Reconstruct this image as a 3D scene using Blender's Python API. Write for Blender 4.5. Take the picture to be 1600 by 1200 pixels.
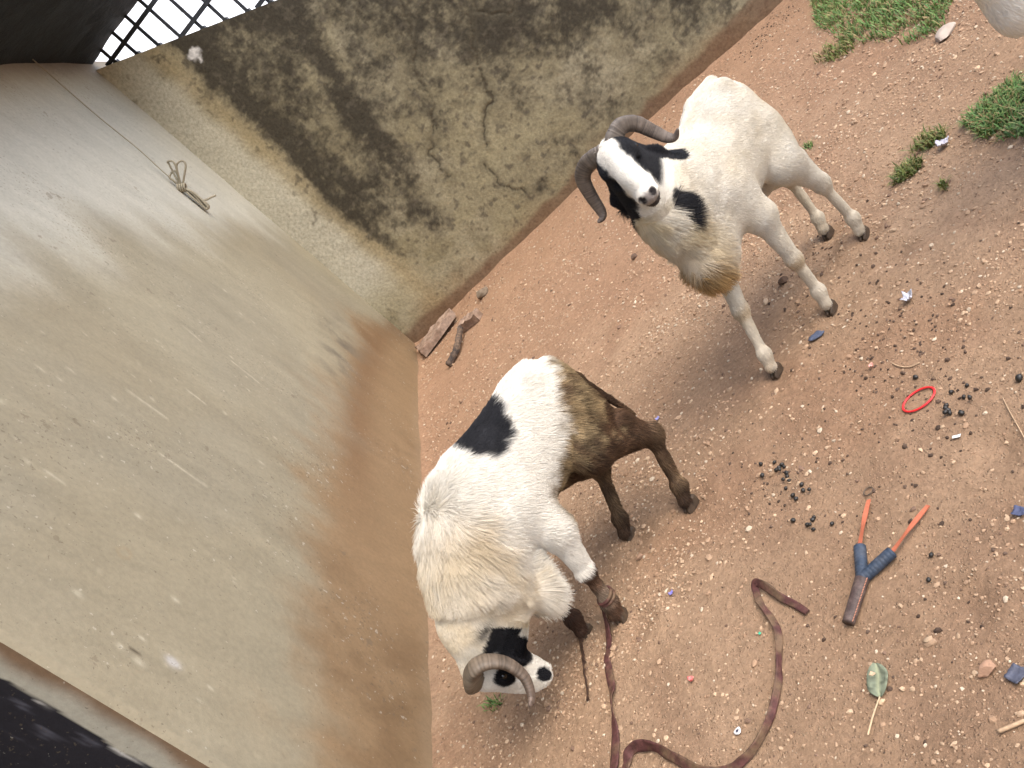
import bpy, math, random
import numpy as np
from mathutils import Matrix, Vector

for o in list(bpy.data.objects): bpy.data.objects.remove(o)
scene = bpy.context.scene
COL = scene.collection

# ------------------------------------------------------------------ camera
EYE = np.array([0.0, 0.0, 1.45])
FPX = 1400.0                                   # focal length in photo pixels (1600 wide)
ROT = np.array([[0.68997436, -0.70325507, -0.17137006],     # world <- camera (x right, y down, z forward)
                [-0.1112786, -0.33699636, 0.93490669],
                [-0.71522896, -0.62599182, -0.31077608]])
cam = bpy.data.cameras.new('camera'); camo = bpy.data.objects.new('camera', cam); COL.objects.link(camo)
cam.sensor_width = 36.0; cam.lens = FPX / 1600 * 36.0; cam.clip_start = 0.05; cam.clip_end = 1000
M4 = Matrix.Identity(4)
for i in range(3):
    M4[i][0] = ROT[i, 0]; M4[i][1] = -ROT[i, 1]; M4[i][2] = -ROT[i, 2]; M4[i][3] = EYE[i]
camo.matrix_world = M4
scene.camera = camo

# ------------------------------------------------------------------ light
SUN_DIR = Vector((0.50, -0.30, 0.81)).normalized()
world = bpy.data.worlds.new('World'); scene.world = world; world.use_nodes = True
wn = world.node_tree.nodes; wl = world.node_tree.links
bg = wn['Background']; sky = wn.new('ShaderNodeTexSky'); sky.sky_type = 'NISHITA'; sky.sun_disc = False
sky.sun_elevation = math.asin(SUN_DIR.z); sky.sun_rotation = math.atan2(SUN_DIR.x, SUN_DIR.y)
sky.air_density = 1.0; sky.dust_density = 3.0; sky.ozone_density = 0.8
wl.new(sky.outputs[0], bg.inputs[0]); bg.inputs[1].default_value = 0.15
sun = bpy.data.lights.new('sun', 'SUN'); sun.energy = 1.1; sun.angle = math.radians(50); sun.color = (1.0, 0.96, 0.9)
suno = bpy.data.objects.new('sun', sun); COL.objects.link(suno)
suno.rotation_euler = SUN_DIR.to_track_quat('Z', 'Y').to_euler()
scene.view_settings.view_transform = 'Standard'; scene.view_settings.look = 'None'
scene.view_settings.exposure = 1.34; scene.view_settings.gamma = 1.0

rng = np.random.default_rng(7); random.seed(7)

# ------------------------------------------------------------------ helpers
def ray(p): return ROT @ np.array([p[0] - 800.0, p[1] - 600.0, FPX])
def gp(px, py, z=0.0):
    r = ray((px, py)); return EYE + r * ((z - EYE[2]) / r[2])

def hash3(i, j, k, seed):
    n = (i * 374761393 + j * 668265263 + k * 1274126177 + seed * 974634777) & 0xFFFFFFFF
    n = ((n ^ (n >> 13)) * 1274126177) & 0xFFFFFFFF
    n = n ^ (n >> 16)
    return (n & 0xFFFFFF).astype(np.float64) / 0xFFFFFF
def vnoise(P, seed=0):
    P = np.asarray(P, float); I = np.floor(P).astype(np.int64); F = P - I; F = F * F * (3 - 2 * F)
    out = 0
    for dx in (0, 1):
        wx = F[:, 0] if dx else 1 - F[:, 0]
        for dy in (0, 1):
            wy = F[:, 1] if dy else 1 - F[:, 1]
            for dz in (0, 1):
                wz = F[:, 2] if dz else 1 - F[:, 2]
                out = out + wx * wy * wz * hash3(I[:, 0] + dx, I[:, 1] + dy, I[:, 2] + dz, seed)
    return out
def fbm(P, scale=1.0, octv=4, seed=0, gain=0.5):
    P = np.asarray(P, float) * scale; a = 1.0; s = 0; t = 0
    for o in range(octv):
        s = s + a * vnoise(P * (2.03 ** o) + o * 17.3, seed + o); t += a; a *= gain
    return s / t
def sstep(a, b, x):
    t = np.clip((x - a) / (b - a), 0, 1); return t * t * (3 - 2 * t)
def mixc(c, d, m):
    m = np.asarray(m)[:, None]; return c * (1 - m) + np.asarray(d) * m
def polydist(x, y, pts):
    d = np.full(x.shape, 1e9)
    for (x0, y0), (x1, y1) in zip(pts[:-1], pts[1:]):
        vx, vy = x1 - x0, y1 - y0; t = np.clip(((x - x0) * vx + (y - y0) * vy) / (vx * vx + vy * vy + 1e-12), 0, 1)
        d = np.minimum(d, np.hypot(x - x0 - t * vx, y - y0 - t * vy))
    return d

def tag(o, label=None, cat=None, group=None, kind=None):
    if label: o['label'] = label
    if cat: o['category'] = cat
    if group: o['group'] = group
    if kind: o['kind'] = kind
    return o
def empty(name, loc=(0, 0, 0), rz=0.0):
    o = bpy.data.objects.new(name, None); COL.objects.link(o); o.location = loc; o.rotation_euler = (0, 0, rz)
    o.empty_display_size = 0.1
    return o
def mesh_obj(name, V, F, mat=None, parent=None, col=None, smooth=False, loc=None):
    me = bpy.data.meshes.new(name)
    V = np.asarray(V, float)
    if isinstance(F, np.ndarray):
        n, k = F.shape
        me.vertices.add(len(V)); me.vertices.foreach_set('co', V.ravel())
        me.loops.add(n * k); me.loops.foreach_set('vertex_index', F.ravel().astype(np.int32))
        me.polygons.add(n); me.polygons.foreach_set('loop_start', np.arange(0, n * k, k, dtype=np.int32))
        try: me.polygons.foreach_set('loop_total', np.full(n, k, dtype=np.int32))
        except Exception: pass
        me.update(calc_edges=True)
    else:
        me.from_pydata([tuple(v) for v in V], [], F); me.update()
    if col is not None:
        at = me.color_attributes.new('col', 'FLOAT_COLOR', 'POINT')
        c = np.ones((len(V), 4)); c[:, :3] = col; at.data.foreach_set('color', c.ravel())
    me.polygons.foreach_set('use_smooth', [smooth] * len(me.polygons))
    o = bpy.data.objects.new(name, me); COL.objects.link(o)
    if mat: me.materials.append(mat)
    if parent: o.parent = parent
    if loc is not None: o.location = loc
    return o
def box_vf(x0, x1, y0, y1, z0, z1):
    V = [(x0, y0, z0), (x1, y0, z0), (x1, y1, z0), (x0, y1, z0), (x0, y0, z1), (x1, y0, z1), (x1, y1, z1), (x0, y1, z1)]
    F = [(0, 3, 2, 1), (4, 5, 6, 7), (0, 1, 5, 4), (1, 2, 6, 5), (2, 3, 7, 6), (3, 0, 4, 7)]
    return V, F
def catmull(pts, n):
    P = np.asarray(pts, float); P = np.vstack([2 * P[0] - P[1], P, 2 * P[-1] - P[-2]])
    out = []; m = len(P) - 3
    for t in np.linspace(0, m - 1e-6, n):
        i = int(t); f = t - i; a, b, c, d = P[i:i + 4]
        out.append(0.5 * ((2 * b) + (c - a) * f + (2 * a - 5 * b + 4 * c - d) * f * f + (3 * b - a - 3 * c + d) * f ** 3))
    return np.array(out)
def tube_vf(path, rad, k=8, squash=None, up=(0, 0, 1), phase=0.0, cap=True):
    path = np.asarray(path, float); n = len(path); rad = np.broadcast_to(np.asarray(rad, float), (n,))
    T = np.gradient(path, axis=0); T /= np.linalg.norm(T, axis=1)[:, None] + 1e-12
    up = np.asarray(up, float); N = up - T[0] * (up @ T[0])
    if np.linalg.norm(N) < 1e-4: up = np.array([1., 0.3, 0.1]); N = up - T[0] * (up @ T[0])
    N /= np.linalg.norm(N); V = []
    sq = (1.0, 1.0) if squash is None else squash
    for i in range(n):
        N = N - T[i] * (N @ T[i]); N /= np.linalg.norm(N); B = np.cross(T[i], N)
        for j in range(k):
            a = 2 * math.pi * j / k + phase
            V.append(path[i] + rad[i] * (math.cos(a) * N * sq[0] + math.sin(a) * B * sq[1]))
    F = []
    for i in range(n - 1):
        for j in range(k):
            F.append((i * k + j, i * k + (j + 1) % k, (i + 1) * k + (j + 1) % k, (i + 1) * k + j))
    if cap:
        F.append(tuple(range(k - 1, -1, -1))); F.append(tuple((n - 1) * k + j for j in range(k)))
    return V, F
def merge(parts):
    V = []; F = []
    for v, f in parts:
        b = len(V); V += [tuple(q) for q in v]; F += [tuple(i + b for i in g) for g in f]
    return V, F

# ------------------------------------------------------------------ materials
def mat(name, base=(0.5, 0.5, 0.5), rough=0.8, var=0.25, scale=30.0, bump=0.2, bscale=80.0, attr=None, metal=0.0, spec=0.3,
        bdist=0.004, tint=None, detail=6.0, coat=0.0, flecks=False):
    m = bpy.data.materials.new(name); m.use_nodes = True
    nt = m.node_tree; N = nt.nodes; L = nt.links; b = N['Principled BSDF']
    tc = N.new('ShaderNodeTexCoord'); nz = N.new('ShaderNodeTexNoise'); nz.inputs['Scale'].default_value = scale; nz.inputs['Detail'].default_value = detail
    nz.inputs['Roughness'].default_value = 0.65
    L.new(tc.outputs['Object'], nz.inputs['Vector'])
    mr = N.new('ShaderNodeMapRange'); mr.inputs[1].default_value = 0.3; mr.inputs[2].default_value = 0.7
    mr.inputs[3].default_value = 1 - var; mr.inputs[4].default_value = 1 + var
    L.new(nz.outputs[0], mr.inputs[0])
    if attr:
        at = N.new('ShaderNodeAttribute'); at.attribute_name = attr; src = at.outputs['Color']
    else:
        rgb = N.new('ShaderNodeRGB'); rgb.outputs[0].default_value = (*base, 1); src = rgb.outputs[0]
    if tint is not None:
        nz2 = N.new('ShaderNodeTexNoise'); nz2.inputs['Scale'].default_value = scale * 0.37; nz2.inputs['Detail'].default_value = 4
        L.new(tc.outputs['Object'], nz2.inputs['Vector'])
        cr = N.new('ShaderNodeMapRange'); cr.inputs[1].default_value = 0.42; cr.inputs[2].default_value = 0.62; L.new(nz2.outputs[0], cr.inputs[0])
        mx0 = N.new('ShaderNodeMix'); mx0.data_type = 'RGBA'; L.new(cr.outputs[0], mx0.inputs['Factor']); L.new(src, mx0.inputs['A'])
        mx0.inputs['B'].default_value = (*tint, 1); src = mx0.outputs['Result']
    mx = N.new('ShaderNodeVectorMath'); mx.operation = 'SCALE'; L.new(src, mx.inputs[0]); L.new(mr.outputs[0], mx.inputs['Scale'])
    L.new(mx.outputs[0], b.inputs['Base Color'])
    b.inputs['Roughness'].default_value = rough; b.inputs['Metallic'].default_value = metal; b.inputs['Specular IOR Level'].default_value = spec
    b.inputs['Coat Weight'].default_value = coat
    if flecks:
        lo = N.new('ShaderNodeTexNoise'); lo.inputs['Scale'].default_value = 2.2; lo.inputs['Detail'].default_value = 3; L.new(tc.outputs['Object'], lo.inputs['Vector'])
        last = mx.outputs[0]
        for sc_, a_, colr, w_ in ((42.0, 0.795, (0.46, 0.43, 0.35), 0.5), (75.0, 0.77, (0.10, 0.08, 0.055), 0.5), (14.0, 0.80, (0.14, 0.11, 0.075), 0.45)):
            fn_ = N.new('ShaderNodeTexNoise'); fn_.inputs['Scale'].default_value = sc_; fn_.inputs['Detail'].default_value = 5; fn_.inputs['Roughness'].default_value = 0.6; L.new(tc.outputs['Object'], fn_.inputs['Vector'])
            ad = N.new('ShaderNodeMath'); ad.operation = 'MULTIPLY_ADD'; L.new(lo.outputs[0], ad.inputs[0]); ad.inputs[1].default_value = 0.26; L.new(fn_.outputs[0], ad.inputs[2])
            q_ = N.new('ShaderNodeMapRange'); q_.inputs[1].default_value = a_; q_.inputs[2].default_value = a_ + 0.025; q_.inputs[3].default_value = 0; q_.inputs[4].default_value = w_; L.new(ad.outputs[0], q_.inputs[0])
            mm_ = N.new('ShaderNodeMix'); mm_.data_type = 'RGBA'; L.new(q_.outputs[0], mm_.inputs['Factor']); L.new(last, mm_.inputs['A']); mm_.inputs['B'].default_value = (*colr, 1); last = mm_.outputs['Result']
        L.new(last, b.inputs['Base Color'])
    if bump > 0:
        bn = N.new('ShaderNodeTexNoise'); bn.inputs['Scale'].default_value = bscale; bn.inputs['Detail'].default_value = 8; bn.inputs['Roughness'].default_value = 0.7
        L.new(tc.outputs['Object'], bn.inputs['Vector'])
        bp = N.new('ShaderNodeBump'); bp.inputs['Strength'].default_value = bump; bp.inputs['Distance'].default_value = bdist
        L.new(bn.outputs[0], bp.inputs['Height']); L.new(bp.outputs[0], b.inputs['Normal'])
    return m

def ground_material():
    m = bpy.data.materials.new('dirt'); m.use_nodes = True
    nt = m.node_tree; N = nt.nodes; L = nt.links; b = N['Principled BSDF']
    at = N.new('ShaderNodeAttribute'); at.attribute_name = 'col'
    tc = N.new('ShaderNodeTexCoord')
    def noise(s, d=6, r=0.65):
        n = N.new('ShaderNodeTexNoise'); n.inputs['Scale'].default_value = s; n.inputs['Detail'].default_value = d; n.inputs['Roughness'].default_value = r
        L.new(tc.outputs['Object'], n.inputs['Vector']); return n
    def rng_(x, a, b_, c, d):
        q = N.new('ShaderNodeMapRange'); q.inputs[1].default_value = a; q.inputs[2].default_value = b_; q.inputs[3].default_value = c; q.inputs[4].default_value = d
        L.new(x, q.inputs[0]); return q.outputs[0]
    n1 = noise(55, 9, 0.75)
    sc = N.new('ShaderNodeVectorMath'); sc.operation = 'SCALE'; L.new(at.outputs['Color'], sc.inputs[0]); L.new(rng_(n1.outputs[0], 0.3, 0.7, 0.72, 1.28), sc.inputs['Scale'])
    # fine grit: little stones set in the soil
    vo = N.new('ShaderNodeTexVoronoi'); vo.inputs['Scale'].default_value = 150; L.new(tc.outputs['Object'], vo.inputs['Vector'])
    cell = rng_(vo.outputs['Distance'], 0.12, 0.45, 1.0, 0.0)
    sep = N.new('ShaderNodeSeparateColor'); L.new(vo.outputs['Color'], sep.inputs[0])
    pick = rng_(sep.outputs[0], 0.62, 0.72, 0.0, 1.0)
    mm = N.new('ShaderNodeMath'); mm.operation = 'MULTIPLY'; L.new(cell, mm.inputs[0]); L.new(pick, mm.inputs[1])
    mix = N.new('ShaderNodeMix'); mix.data_type = 'RGBA'; L.new(mm.outputs[0], mix.inputs['Factor']); L.new(sc.outputs[0], mix.inputs['A'])
    cr = N.new('ShaderNodeValToRGB'); L.new(sep.outputs[1], cr.inputs[0])
    e = cr.color_ramp.elements; e[0].color = (0.26, 0.155, 0.093, 1); e[1].color = (0.45, 0.32, 0.205, 1)
    L.new(cr.outputs[0], mix.inputs['B'])
    L.new(mix.outputs['Result'], b.inputs['Base Color']); b.inputs['Roughness'].default_value = 0.95; b.inputs['Specular IOR Level'].default_value = 0.15
    n2 = noise(38, 10, 0.78)
    ad = N.new('ShaderNodeMath'); ad.operation = 'MULTIPLY_ADD'; L.new(mm.outputs[0], ad.inputs[0]); ad.inputs[1].default_value = 0.35; L.new(n2.outputs[0], ad.inputs[2])
    bp = N.new('ShaderNodeBump'); bp.inputs['Strength'].default_value = 0.9; bp.inputs['Distance'].default_value = 0.016
    L.new(ad.outputs[0], bp.inputs['Height']); L.new(bp.outputs[0], b.inputs['Normal'])
    return m

def attr_mat(name, rough=0.85, spec=0.2, bump=0.0, bscale=200, sheen=0.0):
    m = bpy.data.materials.new(name); m.use_nodes = True; N = m.node_tree.nodes; L = m.node_tree.links; b = N['Principled BSDF']
    at = N.new('ShaderNodeAttribute'); at.attribute_name = 'col'; L.new(at.outputs['Color'], b.inputs['Base Color'])
    b.inputs['Roughness'].default_value = rough; b.inputs['Specular IOR Level'].default_value = spec; b.inputs['Sheen Weight'].default_value = sheen
    if bump:
        tc = N.new('ShaderNodeTexCoord'); bn = N.new('ShaderNodeTexNoise'); bn.inputs['Scale'].default_value = bscale; bn.inputs['Detail'].default_value = 5
        L.new(tc.outputs['Object'], bn.inputs['Vector']); bp = N.new('ShaderNodeBump'); bp.inputs['Strength'].default_value = bump; bp.inputs['Distance'].default_value = 0.003
        L.new(bn.outputs[0], bp.inputs['Height']); L.new(bp.outputs[0], b.inputs['Normal'])
    return m

MAT = dict(
    dirt=ground_material(),
    plaster=mat('plaster', attr='col', rough=0.75, var=0.10, scale=55, bump=0.30, bscale=38, bdist=0.006, spec=0.3, flecks=True),
    oldplaster=mat('old_plaster', attr='col', rough=0.9, var=0.28, scale=48, bump=0.55, bscale=40, bdist=0.008, spec=0.15, detail=10),
    stone=attr_mat('gravel_stone', 0.9, 0.2, 0.5, 260),
    coat=attr_mat('coat_skin', 0.9, 0.1, 0.3, 220),
    hair=attr_mat('coat_hair', 0.7, 0.25),
    horn=attr_mat('horn', 0.55, 0.35, 0.35, 140),
    hoof=mat('hoof', (0.055, 0.036, 0.022), 0.6, 0.4, 60, 0.3, 150),
    eye=mat('eye', (0.012, 0.008, 0.005), 0.08, 0.1, 20, 0.0, spec=0.6),
    blackpaint=mat('black_paint', (0.013, 0.013, 0.017), 0.5, 0.5, 9, 0.3, 30, tint=(0.022, 0.022, 0.027)),
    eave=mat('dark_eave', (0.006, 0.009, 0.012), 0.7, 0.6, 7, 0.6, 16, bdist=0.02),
    iron=mat('grey_iron', (0.035, 0.038, 0.042), 0.5, 0.3, 40, 0.15, 120, metal=0.0),
    rope=mat('cord_fibre', (0.30, 0.27, 0.20), 0.9, 0.35, 300, 0.4, 500, bdist=0.001),
    white_wall=mat('white_render', (0.82, 0.82, 0.80), 0.85, 0.05, 12, 0.1, 60),
    wood=mat('weathered_wood', (0.30, 0.215, 0.16), 0.9, 0.35, 40, 0.6, 60, tint=(0.20, 0.13, 0.09)),
    darkwood=mat('dark_bark', (0.055, 0.042, 0.035), 0.9, 0.5, 80, 0.8, 110, tint=(0.14, 0.095, 0.065)),
    fascia=mat('brown_fascia', (0.16, 0.075, 0.045), 0.8, 0.3, 20, 0.3, 60),
)

# ------------------------------------------------------------------ setting: ground
UW = np.array([math.cos(math.radians(-10)), math.sin(math.radians(-10))])     # direction of the yard wall along the ground
CX, CY = -1.47, 6.60                                                        # the corner of house wall and yard wall
def ground_z(x, y):
    P = np.stack([x, y, np.zeros_like(x)], 1)
    z = (fbm(P, 1.3, 3, 3) - 0.5) * 0.035 + (fbm(P, 7.0, 4, 9) - 0.5) * 0.022
    z = z - 0.08 * sstep(0.6, 2.2, x) * sstep(3.8, 5.8, y)
    fade = 1 - sstep(8, 20, np.hypot(x, y))
    # hoof-churned soil near the standing ram
    for px, py in [(1215, 590), (1310, 485), (1360, 375), (1300, 372), (1400, 400), (1290, 400), (1000, 985), (940, 1010), (1085, 790), (1000, 845), (1500, 950), (1560, 700)]:
        c = gp(px, py); d = np.hypot(x - c[0], y - c[1]); z = z - 0.012 * np.exp(-(d / 0.045) ** 2) + 0.006 * np.exp(-((d - 0.085) / 0.03) ** 2)
    # soil banked along the wall feet
    dl = x - CX; z = z + 0.03 * np.exp(-np.maximum(dl, 0) / 0.06) * (dl > -0.2) * (y < CY + 0.1)
    n = (x - CX) * UW[1] * -1 + (y - CY) * UW[0]
    z = z + 0.035 * np.exp(-np.maximum(-n, 0) / 0.10)
    return z * fade
def gz(x, y): return float(ground_z(np.array([float(x)]), np.array([float(y)]))[0])
def axis(a, b, step, far):
    core = np.arange(a, b + 1e-6, step); out = []; s = step; x = a
    left = []; x = a
    while x > -far: s *= 1.35; x -= s; left.append(x)
    right = []; x = core[-1]; s = step
    while x < far: s *= 1.35; x += s; right.append(x)
    return np.concatenate([left[::-1], core, right])
xs = axis(-1.6, 2.5, 0.018, 160); ys = axis(0.7, 6.7, 0.018, 160)
GX, GY = np.meshgrid(xs, ys, indexing='ij'); gx = GX.ravel(); gy = GY.ravel(); gzz = ground_z(gx, gy)
P2 = np.stack([gx, gy, np.zeros_like(gx)], 1)
soil = np.tile(np.array([0.275, 0.183, 0.115]), (len(gx), 1))
m1 = sstep(0.38, 0.66, fbm(P2, 1.1, 4, 21)); soil = mixc(soil, (0.31, 0.212, 0.136), m1)
m2 = sstep(0.50, 0.70, fbm(P2, 2.3, 4, 31)); soil = mixc(soil, (0.245, 0.148, 0.090), m2 * 0.55)
m3 = sstep(0.55, 0.75, fbm(P2, 6.0, 4, 41)); soil = mixc(soil, (0.235, 0.150, 0.096), m3 * 0.4)
redder = sstep(3.0, 5.0, gy); soil = mixc(soil, (0.275, 0.170, 0.106), redder * 0.7)
soil *= np.array([1.20, 1.16, 1.13]); soil *= (0.9 + 0.2 * fbm(P2, 18, 3, 51))[:, None]
nx_, ny_ = len(xs), len(ys); I = np.arange(nx_ * ny_).reshape(nx_, ny_)
Q = np.stack([I[:-1, :-1], I[1:, :-1], I[1:, 1:], I[:-1, 1:]], -1).reshape(-1, 4)
ground = mesh_obj('ground', np.stack([gx, gy, gzz], 1), Q, MAT['dirt'], col=soil, smooth=True); tag(ground, kind='structure')

# ------------------------------------------------------------------ setting: yard wall at the back (mould-stained, raked top)
def wall_top(u): return np.maximum(2.89 - 0.505 * u, 1.75)
def yard_wall():
    root = empty('yard_wall', (CX, CY, 0), math.radians(-10))
    tag(root, 'mould-blackened cracked plaster yard wall behind the rams with sloping top', 'wall')
    U = np.arange(0.0, 6.001, 0.0125); K = 250
    uu, tt = np.meshgrid(U, np.linspace(0, 1, K), indexing='ij'); u = uu.ravel(); z = (-0.2 + tt * (wall_top(uu) + 0.2)).ravel()
    P = np.stack([u, z, np.zeros_like(u)], 1); Ps = np.stack([u, z * 0.35, np.zeros_like(u)], 1)
    top = wall_top(u)
    base = np.tile(np.array([0.285, 0.248, 0.148]), (len(u), 1))
    base = mixc(base, (0.375, 0.335, 0.225), sstep(0.45, 0.7, fbm(P, 2.2, 4, 61)) * 0.8)
    base = mixc(base, (0.25, 0.215, 0.125), sstep(0.5, 0.72, fbm(P, 4.5, 5, 71)) * 0.8)
    clean = 1 - sstep(0.30, 0.46, u + (fbm(P, 5, 3, 81) - 0.5) * 0.18 + 0.03 * z)
    base = mixc(base, (0.46, 0.43, 0.33), clean * sstep(0.35, 0.7, z))
    base = mixc(base, (0.36, 0.29, 0.165), np.exp(-((u - 0.37) / 0.09) ** 2) * 0.7)     # ochre edge beside the mould
    f1 = fbm(P, 11, 6, 91, 0.78); f2 = fbm(Ps, 6, 5, 101, 0.6); f3 = fbm(P, 2.6, 4, 111)
    s1 = np.interp(z, [0.2, 0.7, 1.6, 2.3, 2.6], [0.50, 0.42, 0.44, 0.50, 0.55]); s2 = np.interp(z, [0.4, 0.9, 1.7, 2.2], [0.78, 0.90, 1.05, 1.12])
    dens = 0.0
    dens = dens + 0.46 * np.exp(-((u - s1 - 0.02 + (f3 - 0.5) * 0.12) / 0.06) ** 2) * (0.7 + 0.6 * f2) * sstep(0.25, 0.8, z) + 0.32 * np.exp(-((u - s1 - 0.1) / 0.14) ** 2) * sstep(0.4, 1.2, z)
    dens = dens + 0.42 * np.exp(-((u - s2 + (f3 - 0.5) * 0.3) / 0.075) ** 2) * (0.55 + 0.9 * f2) * sstep(0.3, 0.8, z)
    dens = dens + 0.45 * sstep(0.45, 0.6, u) * sstep(0.3, 1.4, z) * (1 - 0.5 * sstep(1.1, 2.4, u))
    dens = dens + 0.35 * np.exp(-(top - z) / 0.22) * sstep(0.45, 0.6, u)
    dens = dens + 0.20 * sstep(1.3, 2.0, u)
    for bu, bz, br, ba in [(1.52, 0.22, 0.08, 0.55), (1.86, 0.16, 0.16, 0.30), (2.18, 1.11, 0.22, 0.3), (2.48, 0.85, 0.25, 0.35), (3.1, 0.5, 0.45, 0.25), (2.2, 0.40, 0.18, 0.25), (1.95, 1.2, 0.12, 0.4), (0.86, 0.55, 0.12, 0.3)]:
        dens = dens + ba * np.exp(-(((u - bu) / br) ** 2 + ((z - bz) / (br * 0.8)) ** 2))
    fx = fbm(P, 34, 3, 93, 0.7); mould = sstep(0.585, 0.80, 0.40 * f1 + 0.20 * f2 + 0.18 * f3 + 0.22 * fx + dens * 0.40) * (1 - 0.93 * clean)
    grey = sstep(0.40, 0.72, 0.45 * f1 + 0.35 * f3 + 0.2 * fx + dens * 0.45) * (1 - clean)
    base = mixc(base, (0.17, 0.145, 0.095), grey * 0.65)
    base = mixc(base, (0.040, 0.034, 0.025), mould * 0.9)
    spots = sstep(0.66, 0.74, fbm(P, 26, 3, 121)); base = mixc(base, (0.10, 0.085, 0.06), spots * (0.75 * (1 - clean) + 0.55 * clean * sstep(0.48, 0.6, fbm(P, 3, 2, 131))))
    chipd = np.hypot((u - 0.55) / 0.06, (z - 2.47) / 0.045) + (fbm(P, 22, 3, 95) - 0.5) * 1.6; base = mixc(base, (0.60, 0.58, 0.54), sstep(1.1, 0.7, chipd + (f1 - .5)))
    # earth splashed on the foot
    splash = sstep(0.34, 0.02, z + (fbm(P, 3, 4, 141) - 0.5) * 0.35 + 0.12 * sstep(0.3, 1.2, u)); base = mixc(base, (0.27, 0.185, 0.098), splash * 0.8)
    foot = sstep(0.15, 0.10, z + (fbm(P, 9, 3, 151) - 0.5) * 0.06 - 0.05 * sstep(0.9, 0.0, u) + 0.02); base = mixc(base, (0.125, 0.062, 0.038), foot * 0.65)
    cr = np.full(u.shape, 9.0); wob = np.stack([u, z, np.ones_like(u)], 1)
    uw = u + (fbm(wob, 14, 3, 161) - 0.5) * 0.07; zw = z + (fbm(wob, 14, 3, 171) - 0.5) * 0.07
    for pl in [[(1.80, 1.75), (1.72, 1.63), (1.57, 1.43), (1.48, 1.36), (1.41, 1.12), (1.30, 1.0)], [(2.0, 1.35), (1.85, 1.18), (1.74, 0.9), (1.54, 0.8), (1.46, 0.66)], [(1.37, 0.62), (1.34, 0.46), (1.42, 0.26)],
               [(2.12, 1.45), (2.05, 1.3), (2.2, 1.15), (2.28, 1.2)], [(1.41, 1.12), (1.16, 0.92), (1.12, 0.7)]]:
        cr = np.minimum(cr, polydist(uw, zw, pl))
    ck = sstep(0.009, 0.002, cr) * sstep(0.20, 0.42, fbm(P, 7, 3, 163)); base = mixc(base, (0.045, 0.036, 0.024), ck * 0.95); base = mixc(base, (0.10, 0.085, 0.055), sstep(0.05, 0.012, cr) * 0.45)
    yy = (fbm(P, 3.0, 4, 181) - 0.5) * 0.02 + (fbm(P, 20, 3, 191) - 0.5) * 0.004 + ck * 0.006
    nu = len(U); I = np.arange(nu * K).reshape(nu, K)
    Q = np.stack([I[:-1, :-1], I[1:, :-1], I[1:, 1:], I[:-1, 1:]], -1).reshape(-1, 4)
    V = np.stack([u, yy, z], 1)
    # top, end and back faces
    n0 = len(V); TH = 0.16; front_top = V[I[:, -1]]; bt = front_top.copy(); bt[:, 1] = TH; bb = bt.copy(); bb[:, 2] = -0.2
    V2 = np.vstack([V, front_top, bt, bb]); a = n0 + np.arange(nu); b_ = a + nu; c = b_ + nu
    Q2 = np.vstack([Q, np.stack([a[:-1], a[1:], b_[1:], b_[:-1]], 1), np.stack([b_[:-1], b_[1:], c[1:], c[:-1]], 1)])
    colr = np.vstack([base, np.tile([0.22, 0.2, 0.15], (nu, 1)), np.tile([0.3, 0.27, 0.2], (2 * nu, 1))])
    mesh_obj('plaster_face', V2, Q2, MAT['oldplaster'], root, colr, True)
    return root
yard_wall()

# iron grille standing on the sloping wall top, up to the eave
def grille():
    root = empty('iron_grille', (CX, CY, 0), math.radians(-10)); tag(root, 'dark iron bar grille filling the gap above the sloping wall top', 'grille')
    y0 = 0.06; r = 0.011
    for u in np.arange(0.115, 2.4, 0.146):
        zt = 3.05 if u < 1.0 else 2.95; zb = float(wall_top(u)) - 0.03
        if zt - zb < 0.1: continue
        V, F = box_vf(u - r, u + r, y0 - 0.006, y0 + 0.006, zb, zt); mesh_obj('upright_bar', V, F, MAT['iron'], root)
        V, F = box_vf(u - 0.022, u + 0.022, y0 - 0.022, y0 + 0.022, zb + 0.01, zb + 0.038); mesh_obj('fixing_foot', V, F, MAT['iron'], root)
    for z, ue in [(2.86, 2.4), (2.61, 2.4), (2.36, 2.4), (2.11, 2.4), (3.04, 2.4)]:
        ub = max(0.012, (2.89 - z) / 0.505)
        V, F = box_vf(ub, ue, y0 - 0.0185, y0 - 0.0065, z - 0.014, z + 0.014); mesh_obj('cross_bar', V, F, MAT['iron'], root)
grille()

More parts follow.
